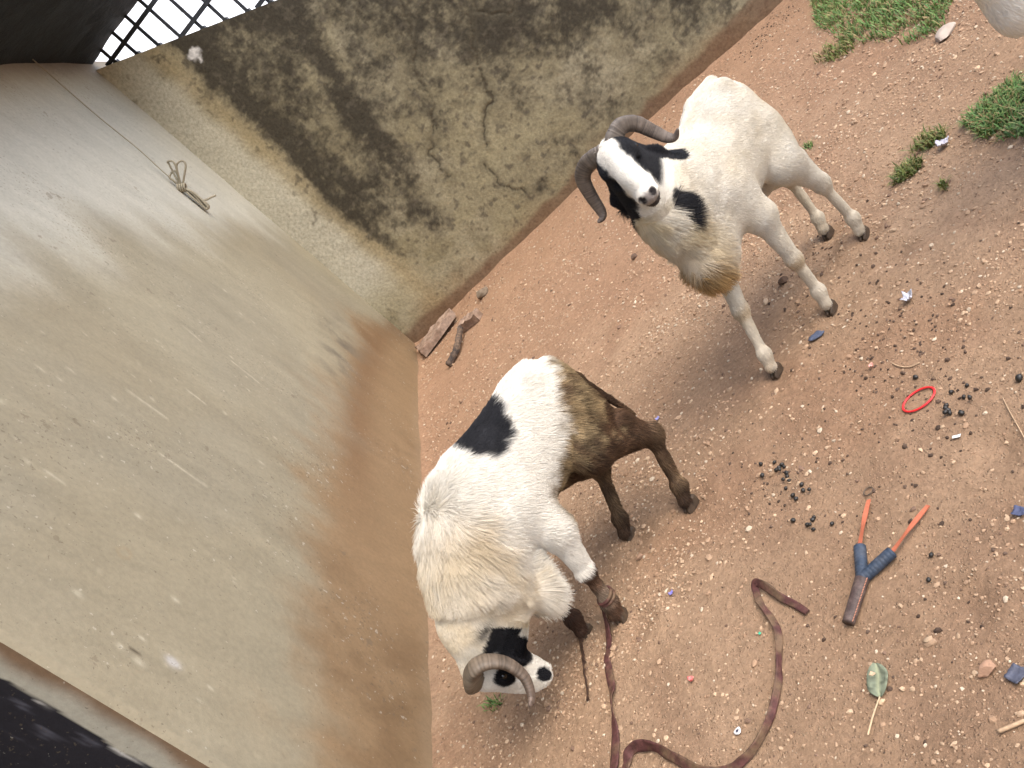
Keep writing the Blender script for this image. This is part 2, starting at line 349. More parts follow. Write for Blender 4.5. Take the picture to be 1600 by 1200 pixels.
# ------------------------------------------------------------------ setting: the house on the left
def house():
    root = empty('house', (CX, 2.0, 0)); tag(root, 'pale dirty plastered house wall on the left with black door and dark eave', 'house')
    Y0, Y1, H = 1.74, 7.6, 2.97
    Yv = np.concatenate([np.arange(Y0, CY + 0.02, 0.009), [7.0, Y1]]); Zv = np.arange(-0.2, H + 1e-6, 0.009)
    yy, zz = np.meshgrid(Yv, Zv, indexing='ij'); y = yy.ravel(); z = zz.ravel()
    P = np.stack([y, z, np.full_like(y, 5.0)], 1); Ps = np.stack([y * 3.0, z * 0.6, np.full_like(y, 2.0)], 1)
    c = np.tile(np.array([0.268, 0.240, 0.175]), (len(y), 1))
    c = mixc(c, (0.312, 0.288, 0.216), sstep(0.42, 0.68, fbm(P, 0.9, 4, 201)) * 0.8)
    c = mixc(c, (0.265, 0.245, 0.19), sstep(0.45, 0.7, fbm(P, 1.8, 5, 211)) * 0.6)
    streak = fbm(Ps, 1.6, 5, 221, 0.6); c = c * (0.90 + 0.2 * streak)[:, None]
    # cleaner, paler paint above the grubby band
    bound = np.interp(y, [1.7, 2.85, 3.56, 4.27, 4.69, 5.0, 5.6, 6.6], [2.6, 2.05, 2.02, 1.98, 1.72, 1.55, 1.62, 1.45])
    pale = sstep(-0.28, 0.32, z - bound + (fbm(P, 1.6, 4, 231) - 0.5) * 0.7 + (streak - 0.5) * 0.35)
    c = mixc(c, (0.475, 0.475, 0.43), pale * 0.95)
    # splash-back of red earth at the foot, uneven upper edge
    hb = np.interp(y, [1.7, 2.1, 2.6, 3.3, 4.1, 5.0, 6.0, 6.6], [0.48, 0.56, 0.60, 0.60, 0.64, 0.66, 0.54, 0.32])
    d = z - hb + (fbm(P, 2.0, 5, 241, 0.6) - 0.5) * 0.55
    brown = sstep(0.16, -0.26, d + (streak - 0.5) * 0.35 + (fbm(P, 14, 4, 245) - 0.5) * 0.18); c = mixc(c, (0.245, 0.160, 0.086), brown * 0.84)
    dk = sstep(0.50, 0.68, fbm(P, 1.7, 5, 251, 0.6)) * sstep(0.05, -0.2, d); c = mixc(c, (0.155, 0.098, 0.052), dk * 0.6); c = c * (0.86 + 0.28 * fbm(np.stack([y * 2.5 + z * 0.8, z * 0.9, z * 0], 1), 7, 5, 255, 0.65))[:, None]
    c = mixc(c, (0.165, 0.096, 0.05), np.exp(-((z - hb * 0.72) / 0.11) ** 2) * sstep(2.7, 4.2, y) * 0.6)
    gr = np.exp(-((y - 5.2) / 0.5) ** 2 - ((z - 0.66) / 0.14) ** 2) * sstep(0.4, 0.65, fbm(P, 7, 4, 261)); c = mixc(c, (0.14, 0.125, 0.10), gr * 0.9)
    c = mixc(c, (0.29, 0.215, 0.14), sstep(0.10, 0.0, z + (fbm(P, 6, 3, 271) - .5) * 0.1) * 0.6)
    # shade below the eave, painted into the wall colour
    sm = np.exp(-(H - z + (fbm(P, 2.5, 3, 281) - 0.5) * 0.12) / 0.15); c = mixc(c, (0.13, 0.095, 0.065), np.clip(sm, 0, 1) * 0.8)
    # chipped flecks and downward scrapes
    r2 = np.random.default_rng(5); chip = np.zeros(len(y))
    for k in range(95):
        cy = 1.9 + 3.2 * r2.random() ** 1.3; cz = 0.75 + 1.25 * r2.random(); sy = 0.0035 + 0.006 * r2.random() ** 2; sz = sy * (1.0 + 1.5 * r2.random())
        w = np.exp(-(((y - cy) / sy) ** 2 + ((z - cz) / sz) ** 2)); chip = np.maximum(chip, w * (0.4 + 0.6 * r2.random()))
    for cy, za, zb in [(2.81, 1.21, 1.04), (3.87, 1.42, 1.33), (3.9, 1.16, 1.02), (3.05, 1.42, 1.27), (2.35, 1.45, 1.40), (3.35, 1.25, 1.18)]:
        w = np.exp(-((y - cy - 0.25 * (z - za) * (cy - 3.2) * 0.3) / 0.0055) ** 2) * sstep(zb - .02, zb, z) * sstep(za + 0.02, za, z); chip = np.maximum(chip, w * (0.3 + 0.7 * fbm(P, 30, 2, 291)))
    c = mixc(c, (0.48, 0.45, 0.36), np.clip(chip * 1.2, 0, 1) * 0.75)
    blob = np.exp(-(((y - 1.97) / 0.014) ** 2 + ((z - 0.92) / 0.020) ** 2) * (0.5 + fbm(P, 40, 3, 301))); c = mixc(c, (0.50, 0.50, 0.52), np.clip(blob * 1.5, 0, 1) * 0.7)
    ring = np.abs(np.hypot((y - 2.24), (z - 1.16)) - 0.02); c = mixc(c, (0.28, 0.22, 0.14), sstep(0.009, 0.002, ring) * 0.4)
    c = c * np.array([0.95, 0.925, 0.87])
    hole = np.exp(-(((y - 1.93) / 0.006) ** 2 + ((z - 1.02) / 0.016) ** 2) ** 2); c = mixc(c, (0.06, 0.045, 0.03), np.clip(hole * 1.3, 0, 1) * 0.85)
    xx = (fbm(P, 1.2, 4, 311) - 0.5) * 0.018 + (fbm(P, 8, 3, 321) - 0.5) * 0.005
    fl = 1 - sstep(Y0 + 0.02, Y0, y) * 1.0; xx = xx * fl - 0.012 * sstep(Y0 + 0.02, Y0, y)
    ny, nz = len(Yv), len(Zv); I = np.arange(ny * nz).reshape(ny, nz)
    Q = np.stack([I[:-1, :-1], I[1:, :-1], I[1:, 1:], I[:-1, 1:]], -1).reshape(-1, 4)
    mesh_obj('wall', np.stack([xx, y - 2.0, z], 1), Q, MAT['plaster'], root, c, True)
    # reveal of the doorway: rubbed brown next to the edge
    D = np.linspace(0, 0.34, 60); Zr = np.arange(-0.2, 2.25, 0.02); dd, zz = np.meshgrid(D, Zr, indexing='ij'); d_ = dd.ravel(); zr = zz.ravel()
    Pr = np.stack([d_, zr, np.zeros_like(d_)], 1); rc = np.tile(np.array([0.36, 0.345, 0.28]), (len(d_), 1))
    rc = mixc(rc, (0.17, 0.105, 0.058), sstep(0.05, 0.0, d_ + (fbm(Pr, 9, 4, 331) - 0.5) * 0.035 - 0.005) * 0.95); rc *= (0.9 + 0.2 * fbm(Pr, 10, 4, 341))[:, None]
    edge = 0.080 + (fbm(Pr, 14, 4, 351) - 0.5) * 0.022
    rc = mixc(rc, (0.015, 0.014, 0.018), sstep(edge - 0.002, edge + 0.002, d_)); rc = mixc(rc, (0.55, 0.54, 0.5), sstep(0.66, 0.72, fbm(np.stack([d_ * 2, zr, d_], 1), 22, 3, 361)) * sstep(edge, edge + 0.003, d_) * 0.8 * sstep(0.012, 0.004, d_ - edge))
    rc = mixc(rc, (0.09, 0.09, 0.11), sstep(0.60, 0.74, fbm(np.stack([d_ * 3, zr, d_], 1), 12, 4, 371)) * sstep(edge + 0.01, edge + 0.02, d_) * 0.7)
    nD, nZ = len(D), len(Zr); I = np.arange(nD * nZ).reshape(nD, nZ); Q = np.stack([I[:-1, :-1], I[:-1, 1:], I[1:, 1:], I[1:, :-1]], -1).reshape(-1, 4)
    mesh_obj('door_reveal', np.stack([-0.012 - d_, np.full_like(d_, Y0 - 2.0) - 0.002 * np.sin(d_ * 9), zr], 1), Q, MAT['plaster'], root, rc, True)
    V, F = box_vf(-0.40, -0.352, 0.72 - 2, Y0 - 2.002, -0.05, 2.2); door = mesh_obj('door', V, F, MAT['blackpaint'], root)
    for k in range(3):
        z0 = 0.12 + k * 0.7; V, F = box_vf(-0.3515, -0.34, 0.84 - 2, Y0 - 2.12, z0, z0 + 0.58); mesh_obj('door_panel', V, F, MAT['blackpaint'], door)
    V, F = tube_vf([(-0.345, 0.80 - 2, 1.0), (-0.30, 0.80 - 2, 1.0), (-0.30, 0.92 - 2, 1.0)], 0.011, 8); mesh_obj('handle', V, F, MAT['iron'], door)
    V, F = box_vf(-0.42, 0.0, 0.70 - 2, Y0 - 2.002, 2.26, 2.96); lin = mesh_obj('lintel', V, F, MAT['plaster'], root, np.tile([0.5, 0.48, 0.4], (8, 1)))
    V, F = box_vf(-0.42, 0.0, -3.5 - 2, 0.698 - 2, -0.2, 2.96); mesh_obj('wall', V, F, MAT['plaster'], root, np.tile([0.46, 0.43, 0.34], (8, 1)))
    # dark eave slab: underside uneven, ragged joint with the wall
    n = 60; ys_ = np.linspace(-5.0, 4.66, n); ws = np.linspace(-0.05, 0.585, 12); V = []; 
    for j, yv in enumerate(ys_):
        for i, w in enumerate(ws):
            q = np.array([[w, yv, 0.3]]); V.append((w, yv + (0.02 - 0.16 * w if j == n - 1 else 0), H - 0.02 + (float(fbm(q, 5, 4, 381)[0]) - 0.5) * 0.05))
    for j, yv in enumerate(ys_):
        for w in (ws[0], ws[-1]): V.append((w, yv, H + 0.14))
    I = np.arange(n * 12).reshape(n, 12); F = [tuple(int(t) for t in (I[j, i], I[j + 1, i], I[j + 1, i + 1], I[j, i + 1])) for j in range(n - 1) for i in range(11)]
    b0 = n * 12
    for j in range(n - 1): F.append((b0 + 2 * j, b0 + 2 * j + 1, b0 + 2 * j + 3, b0 + 2 * j + 2))
    F.append(tuple([int(I[n - 1, i]) for i in range(12)] + [b0 + 2 * n - 1, b0 + 2 * n - 2]))
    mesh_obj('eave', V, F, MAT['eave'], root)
    V, F = box_vf(0.587, 0.612, -5.0, 4.58, H - 0.035, H + 0.16); mesh_obj('fascia_board', V, F, MAT['fascia'], root)
house()

# neighbour's white building seen through the grille: sheet roof sloping this way
def neighbour():
    root = empty('neighbour_building', (0, 11.0, 0)); tag(root, 'bright white sheet-roofed building seen beyond the iron grille', 'building')
    V, F = box_vf(-9, 8, 0.3, 6, -0.2, 2.45); mesh_obj('wall', V, F, MAT['white_wall'], root)
    for k in range(5):
        y0 = k * 1.22; z0 = 2.50 + y0 * 0.62; y1 = y0 + 1.26; z1 = z0 + 1.26 * 0.62; lift = 0.035
        V = [(-9.2, y0, z0 + lift), (8.2, y0, z0 + lift), (8.2, y1, z1), (-9.2, y1, z1), (-9.2, y0, z0 + lift - 0.03), (8.2, y0, z0 + lift - 0.03), (8.2, y1, z1 - 0.03), (-9.2, y1, z1 - 0.03)]
        mesh_obj('roof_sheet', V, [(0, 1, 2, 3), (7, 6, 5, 4), (4, 5, 1, 0), (5, 6, 2, 1), (6, 7, 3, 2), (7, 4, 0, 3)], MAT['white_wall'], root)
neighbour()

# ------------------------------------------------------------------ the rams
class Field:
    """smooth-union distance field on a grid, meshed with surface nets"""
    def __init__(s, lo, hi, h):
        s.lo = np.array(lo, float); s.h = h; s.n = np.ceil((np.array(hi) - s.lo) / h).astype(int) + 1
        s.f = np.full(tuple(s.n), 0.2, np.float32)
        s.ax = [s.lo[i] + h * np.arange(s.n[i]) for i in range(3)]
    def _sub(s, lo, hi):
        a = np.maximum(0, np.floor((np.array(lo) - s.lo) / s.h).astype(int)); b = np.minimum(s.n, np.ceil((np.array(hi) - s.lo) / s.h).astype(int) + 1)
        sl = tuple(slice(a[i], b[i]) for i in range(3))
        G = np.stack(np.meshgrid(*[s.ax[i][sl[i]] for i in range(3)], indexing='ij'), -1)
        return sl, G
    def _join(s, sl, d, k, cut=False):
        a = s.f[sl]
        if cut:
            h = np.clip(0.5 - 0.5 * (a + d) / k, 0, 1); s.f[sl] = a * (1 - h) - d * h + k * h * (1 - h)
        else:
            h = np.clip(0.5 + 0.5 * (a - d) / k, 0, 1); s.f[sl] = a * (1 - h) + d * h - k * h * (1 - h)
    def cone(s, a, b, ra, rb, k=0.02, cut=False, flat=None, famt=1.0):
        a = np.array(a, float); b = np.array(b, float); R = max(ra, rb) * 1.1 + k + 0.03
        sl, G = s._sub(np.minimum(a, b) - R, np.maximum(a, b) + R)
        ab = b - a; P = G - a
        if flat is not None:
            flat = np.asarray(flat) / np.linalg.norm(flat)
            t0 = np.clip((P @ ab) / (ab @ ab + 1e-12), 0, 1); Q = P - t0[..., None] * ab; q = Q @ flat
            d = np.sqrt(np.maximum((Q * Q).sum(-1) - q * q, 0) + (q * famt) ** 2) - (ra + (rb - ra) * t0)
            d = d / 1.6
        else:
            t = np.clip((P @ ab) / (ab @ ab + 1e-12), 0, 1); d = np.linalg.norm(P - t[..., None] * ab, axis=-1) - (ra + (rb - ra) * t)
        s._join(sl, d, k, cut)
    def ell(s, c, r, k=0.03, axes=None, cut=False):
        c = np.array(c, float); r = np.array(r, float); R = r.max() + k + 0.03
        sl, G = s._sub(c - R, c + R); P = G - c
        if axes is not None: P = P @ np.array(axes).T
        k0 = np.linalg.norm(P / r, axis=-1); k1 = np.linalg.norm(P / (r * r), axis=-1) + 1e-9
        s._join(sl, k0 * (k0 - 1) / k1, k, cut)
    def mesh(s):
        f = s.f; nx, ny, nz = f.shape; ins = f < 0
        cnt = np.zeros((nx - 1, ny - 1, nz - 1), np.int8)
        for i in (0, 1):
            for j in (0, 1):
                for k in (0, 1): cnt += ins[i:nx - 1 + i, j:ny - 1 + j, k:nz - 1 + k]
        act = (cnt > 0) & (cnt < 8); C = np.argwhere(act); idx = -np.ones(act.shape, np.int64); idx[act] = np.arange(len(C))
        acc = np.zeros((len(C), 3)); num = np.zeros(len(C)); cs = [(i, j, k) for i in (0, 1) for j in (0, 1) for k in (0, 1)]
        for p in cs:
            for a in range(3):
                if p[a]: continue
                q = list(p); q[a] = 1
                fa = f[C[:, 0] + p[0], C[:, 1] + p[1], C[:, 2] + p[2]]; fb = f[C[:, 0] + q[0], C[:, 1] + q[1], C[:, 2] + q[2]]
                m = (fa < 0) != (fb < 0); t = np.where(m, fa / (fa - fb + 1e-12), 0)
                pt = np.tile(np.array(p, float), (len(C), 1)); pt[:, a] += t
                acc[m] += pt[m]; num[m] += 1
        V = s.lo + s.h * (C + acc / num[:, None]); Fs = []
        for a in range(3):
            b, c = (a + 1) % 3, (a + 2) % 3
            s0 = [slice(None)] * 3; s1 = [slice(None)] * 3; s0[a] = slice(0, -1); s1[a] = slice(1, None)
            A, B = ins[tuple(s0)], ins[tuple(s1)]; E = np.argwhere(A != B)
            ok = (E[:, b] > 0) & (E[:, c] > 0) & (E[:, b] < f.shape[b] - 1) & (E[:, c] < f.shape[c] - 1); E = E[ok]
            def cell(db, dc):
                q = E.copy(); q[:, b] -= db; q[:, c] -= dc; return idx[q[:, 0], q[:, 1], q[:, 2]]
            quad = np.stack([cell(1, 1), cell(0, 1), cell(0, 0), cell(1, 0)], 1)
            flip = ~A[E[:, 0], E[:, 1], E[:, 2]]; quad[flip] = quad[flip][:, ::-1]; Fs.append(quad)
        return V, np.vstack(Fs)

def vnormals(V, F):
    n = np.cross(V[F[:, 2]] - V[F[:, 0]], V[F[:, 3]] - V[F[:, 1]]); N = np.zeros_like(V)
    for i in range(4): np.add.at(N, F[:, i], n)
    return N / (np.linalg.norm(N, axis=1)[:, None] + 1e-12)

def hoof_vf(p, yaw, pitch=0.0, sc=1.0):
    """two claws with a cleft; p = fetlock-side centre on the ground"""
    parts = []
    for sd in (-1, 1):
        rings = []
        for (xx, w, hgt, xs_) in [(-0.024, 0.010, 0.024, 0.0), (-0.012, 0.0125, 0.036, 0), (0.006, 0.0125, 0.036, 0), (0.022, 0.0105, 0.023, 0), (0.036, 0.005, 0.008, 0)]:
            cy = sd * (0.0138 - max(0, xx) * 0.12)
            rings.append([(xx, cy - w, -0.006), (xx, cy + w, -0.006), (xx - hgt * 0.25, cy + w * 0.86, hgt * 0.7), (xx - hgt * 0.35, cy + w * 0.4, hgt), (xx - hgt * 0.35, cy - w * 0.4, hgt), (xx - hgt * 0.25, cy - w * 0.86, hgt * 0.7)])
        V = [v for r in rings for v in r]; F = []
        for i in range(4):
            for j in range(6): F.append((i * 6 + j, i * 6 + (j + 1) % 6, (i + 1) * 6 + (j + 1) % 6, (i + 1) * 6 + j))
        F.append((5, 4, 3, 2, 1, 0)); F.append(tuple(24 + j for j in range(6)))
        parts.append((V, F))
    V, F = merge(parts); V = np.array(V) * sc
    cp, sp = math.cos(pitch), math.sin(pitch); V = np.stack([V[:, 0] * cp + V[:, 2] * sp, V[:, 1], -V[:, 0] * sp + V[:, 2] * cp], 1)
    c, s = math.cos(yaw), math.sin(yaw)
    return np.stack([V[:, 0] * c - V[:, 1] * s, V[:, 0] * s + V[:, 1] * c, V[:, 2]], 1) + np.array(p), F

WHITE = np.array([0.68, 0.648, 0.575]); BLACK = np.array([0.010, 0.010, 0.012])

def make_ram(label, A, u, pose, colour, hair, vox=0.0065, nhair=60000, seed=1, group='rams in the yard'):
    ang = math.atan2(u[1], u[0]); root = empty('ram', (A[0], A[1], 0), ang); tag(root, label, 'ram', group)
    Fd = Field((-0.36, -0.30, -0.02), (1.02, 0.32, 1.08), vox)
    for c, r, k in pose['torso']: Fd.ell(c, r, k)
    for a, b, ra, rb, k in pose['cones']: Fd.cone(a, b, ra, rb, k)
    lk = pose.get('legk', 0.9); up = np.array([0.002, 0, 0.030])
    for leg in pose['hind']:
        hip, st, ho, fe, ft = [np.array(q, float) for q in leg]
        Fd.cone(hip, st, 0.078, 0.056, 0.045); Fd.ell(hip * 0.74 + ho * 0.26, (0.066, 0.050, 0.092), 0.045); Fd.cone(st, ho, 0.052, 0.026 * lk, 0.045)
        Fd.cone(hip * 0.35 + ho * 0.65 + np.array([-0.004, 0, 0.02]), ho, 0.034, 0.024 * lk, 0.03); Fd.cone(ho + (ho - fe) * 0.04, ho, 0.025 * lk, 0.025 * lk, 0.02)
        Fd.cone(ho, fe, 0.0225 * lk, 0.0180 * lk, 0.03); Fd.cone(fe, fe, 0.0204 * lk, 0.0204 * lk, 0.022); Fd.cone(fe, ft + up, 0.0190 * lk, 0.0232 * lk, 0.018)
    for leg in pose['front']:
        sh, el, kn, fe, ft = [np.array(q, float) for q in leg]
        Fd.cone(sh, el, 0.072, 0.048, 0.045); Fd.cone(el, kn, 0.050 * lk, 0.0275 * lk, 0.035); Fd.cone(kn, kn, 0.0275 * lk, 0.0275 * lk, 0.022)
        Fd.cone(kn, fe, 0.0230 * lk, 0.0190 * lk, 0.018); Fd.cone(fe, fe, 0.0212 * lk, 0.0212 * lk, 0.022); Fd.cone(fe, ft + up, 0.0200 * lk, 0.0240 * lk, 0.018)
    # head frame
    H0 = np.array(pose['poll'], float); f = np.array(pose['face'], float); f /= np.linalg.norm(f)
    n = np.array(pose['brow'], float); n -= f * (n @ f); n /= np.linalg.norm(n); r = np.cross(n, f)     # r = the ram's own left
    hs = pose.get('hs', 1.0)
    def hp(a, b, c): return H0 + (f * a + r * b + n * c) * hs
    AX = [f, r, n]
    def HE(p, rad, k, cut=False): Fd.ell(hp(*p), np.array(rad) * hs, k, AX, cut)
    def HC(p, q, ra, rb, k, **kw): Fd.cone(hp(*p), hp(*q), ra * hs, rb * hs, k, **kw)
    HE((0.025, 0, -0.012), (0.066, 0.048, 0.056), 0.03)
    HC((0.03, 0, -0.008), (0.185, 0, -0.014), 0.047, 0.029, 0.03)
    HE((0.10, 0, 0.014), (0.092, 0.026, 0.030), 0.025)
    HC((0.03, 0, -0.052), (0.165, 0, -0.040), 0.036, 0.020, 0.025)
    HE((0.202, 0, -0.013), (0.021, 0.0265, 0.021), 0.015)
    HE((0.190, 0, -0.040), (0.026, 0.021, 0.012), 0.008)
    ef = pose.get('earflat', lambda a, b, c, d: b + c * d * 0.4)
    for sd in (-1, 1):
        HE((0.052, sd * 0.043, 0.008), (0.026, 0.015, 0.019), 0.012)                       # brow / orbit
        HE((0.060, sd * 0.028, -0.040), (0.045, 0.016, 0.032), 0.02)                       # cheek
        HE((0.110, sd * 0.036, -0.006), (0.030, 0.010, 0.012), 0.012, cut=True)            # hollow before the eye
        HE((0.219, sd * 0.016, -0.004), (0.009, 0.006, 0.007), 0.006, cut=True)            # nostril
        HC((0.205, sd * 0.034, -0.031), (0.155, sd * 0.034, -0.030), 0.004, 0.003, 0.005, cut=True)   # mouth
        e0, e1, e2 = pose['ear'][sd]
        HC(e0, e1, 0.011, 0.019, 0.010, flat=ef(f, n, r, sd), famt=2.4); HC(e1, e2, 0.019, 0.005, 0.008, flat=ef(f, n, r, sd), famt=2.4)
    V, F = Fd.mesh()
    N = vnormals(V, F)
    # soft uneven lie of the coat
    V = V + N * ((fbm(V, 18, 3, seed * 7 + 1) - 0.5) * 0.006)[:, None]
    hc = (V - H0) @ np.array(AX).T / hs
    C = np.clip(colour(V, N, hc), 0.004, 0.9)
    body = mesh_obj('body', V, F, MAT['coat'], root, C, True)
    # coat hairs
    T = np.vstack([F[:, [0, 1, 2]], F[:, [0, 2, 3]]]); ar = np.linalg.norm(np.cross(V[T[:, 1]] - V[T[:, 0]], V[T[:, 2]] - V[T[:, 0]]), axis=1)
    Ln, lift, dens = hair(V, N, hc)
    w = ar * dens[T].mean(1); g = np.random.default_rng(seed)
    ti = g.choice(len(T), nhair, p=w / w.sum()); b0 = g.random(nhair); b1 = g.random(nhair); sw = b0 + b1 > 1; b0[sw] = 1 - b0[sw]; b1[sw] = 1 - b1[sw]; b2 = 1 - b0 - b1
    def itp(X): return X[T[ti, 0]] * (b0[:, None] if X.ndim > 1 else b0) + X[T[ti, 1]] * (b1[:, None] if X.ndim > 1 else b1) + X[T[ti, 2]] * (b2[:, None] if X.ndim > 1 else b2)
    p = itp(V); nn = itp(N); nn /= np.linalg.norm(nn, axis=1)[:, None]; L = itp(Ln) * (0.6 + 0.7 * g.random(nhair)); li = itp(lift); cc = itp(C)
    hcp = itp(hc)
    flow = pose['flow'](p, hcp, f, n)
    clump = np.stack([fbm(p, 30, 2, seed + 40 + i) - 0.5 for i in range(3)], 1) * (0.7 + 1.1 * sstep(0.02, 0.045, L))[:, None]
    flow = flow + clump + (g.random((nhair, 3)) - 0.5) * 0.35
    flow = flow - nn * (flow * nn).sum(1)[:, None]; flow /= np.linalg.norm(flow, axis=1)[:, None] + 1e-9
    K = 4; pts = np.zeros((nhair, K, 3)); pts[:, 0] = p + nn * 0.0004
    dirv = nn * li[:, None] + flow * (1 - li)[:, None]
    for k in range(1, K):
        dirv = dirv + np.array([0, 0, -0.10]); dirv = dirv + nn * np.maximum(0, 0.16 - (dirv * nn).sum(1))[:, None]; dirv /= np.linalg.norm(dirv, axis=1)[:, None]
        pts[:, k] = pts[:, k - 1] + dirv * (L / (K - 1))[:, None]
    lum = cc.mean(1); wide = sstep(0.45, 0.25, lum) * sstep(0.018, 0.03, lum); cc = np.clip(cc * (1 + (g.random(nhair) - 0.48) * (0.24 + 1.0 * wide))[:, None] * (1 + wide * 1.3 * (fbm(p * np.array([1, 1, 0.35]), 45, 2, seed + 60) - 0.5))[:, None], 0.003, 0.92)
    hcv = bpy.data.hair_curves.new('coat'); hcv.add_curves([K] * nhair)
    hcv.points.foreach_set('position', pts.reshape(-1).astype(np.float32))
    rad = np.tile(np.array([0.00048, 0.00046, 0.00036, 0.00012]), (nhair, 1)) * (0.8 + 0.5 * g.random(nhair))[:, None]
    hcv.points.foreach_set('radius', rad.reshape(-1).astype(np.float32))
    at = hcv.attributes.new('col', 'FLOAT_COLOR', 'CURVE'); c4 = np.ones((nhair, 4), np.float32); c4[:, :3] = cc; at.data.foreach_set('color', c4.reshape(-1))
    hcv.materials.append(MAT['hair'])
    ho = bpy.data.objects.new('coat_hair', hcv); COL.objects.link(ho); ho.parent = root; tag(ho, kind='stuff')
    # eyes, horns, hooves
    for sd in (-1, 1):
        vs, fs = [], []
        c = hp(0.054, sd * 0.0515, 0.004); m = 10
        for i in range(m + 1):
            for j in range(14):
                a = math.pi * i / m; b = 2 * math.pi * j / 14; vs.append(c + 0.0125 * (f * math.sin(a) * math.cos(b) + r * math.cos(a) * 0.85 + n * math.sin(a) * math.sin(b) * 0.85))
        for i in range(m):
            for j in range(14): fs.append((i * 14 + j, i * 14 + (j + 1) % 14, (i + 1) * 14 + (j + 1) % 14, (i + 1) * 14 + j))
        mesh_obj('eye', vs, fs, MAT['eye'], root, smooth=True)
        path = catmull([hp(a, sd * b, c) for a, b, c in pose['horn'][sd]], 150)
        t = np.linspace(0, 1, 150); arc = np.concatenate([[0], np.cumsum(np.linalg.norm(np.diff(path, axis=0), axis=1))])
        gsd = np.random.default_rng(seed + sd + 5); wob = np.interp(arc, np.linspace(0, arc[-1], 60), gsd.random(60))
        ridge = np.abs(np.sin(arc / 0.0115 * math.pi + wob * 3.2)) ** 0.5 * (0.55 + 0.45 * np.interp(arc, np.linspace(0, arc[-1], 40), gsd.random(40)))
        rad_ = pose['hornr'] * ((1 - t) ** pose.get('hornt', 0.62) * 0.93 + 0.07) * (0.93 + 0.09 * ridge * (1 - t * 0.7))
        hv, hf = tube_vf(path, rad_, 18, squash=pose.get('hornsq', (1.1, 0.78)), up=n)
        hv = np.array(hv)
        # keel along the outer curve: pull the ring into a rounded triangle
        ring = np.tile(np.arange(18) * 2 * math.pi / 18, 150); cen = np.repeat(path, 18, axis=0)
        hv = cen + (hv - cen) * (1 + 0.10 * np.cos(3 * ring))[:, None]
        hcol = np.repeat((0.55 + 0.75 * ridge)[:, None], 18, 0).ravel(); tt = np.repeat(t, 18)
        hb = np.array(pose['horncol'][0]) * (1 - tt)[:, None] + np.array(pose['horncol'][1]) * tt[:, None]
        hb = hb * hcol[:, None] * (0.45 + 1.1 * fbm(hv, 55, 4, 17, 0.7))[:, None]
        mesh_obj('horn', hv, hf, MAT['horn'], root, hb, True)
    for leg, (dy, pt) in zip(list(pose['hind']) + list(pose['front']), pose['hoof']):
        ft = leg[4]; vs, fs = hoof_vf((ft[0], ft[1], ft[2]), dy, pt, 0.98 * lk); mesh_obj('hoof', vs, fs, MAT['hoof'], root, smooth=False)
    return root

def flow_std(p, hc, f, n):
    fl = np.tile(np.array([-0.75, 0.0, -0.55]), (len(p), 1))
    leg = sstep(0.34, 0.26, p[:, 2])[:, None]; fl = fl * (1 - leg) + np.array([-0.1, 0, -1.0]) * leg
    head = (sstep(-0.03, 0.03, hc[:, 0]) * (np.linalg.norm(hc * np.array([0.5, 1, 1]), axis=1) < 0.16))[:, None]
    return fl * (1 - head) + (-f) * head

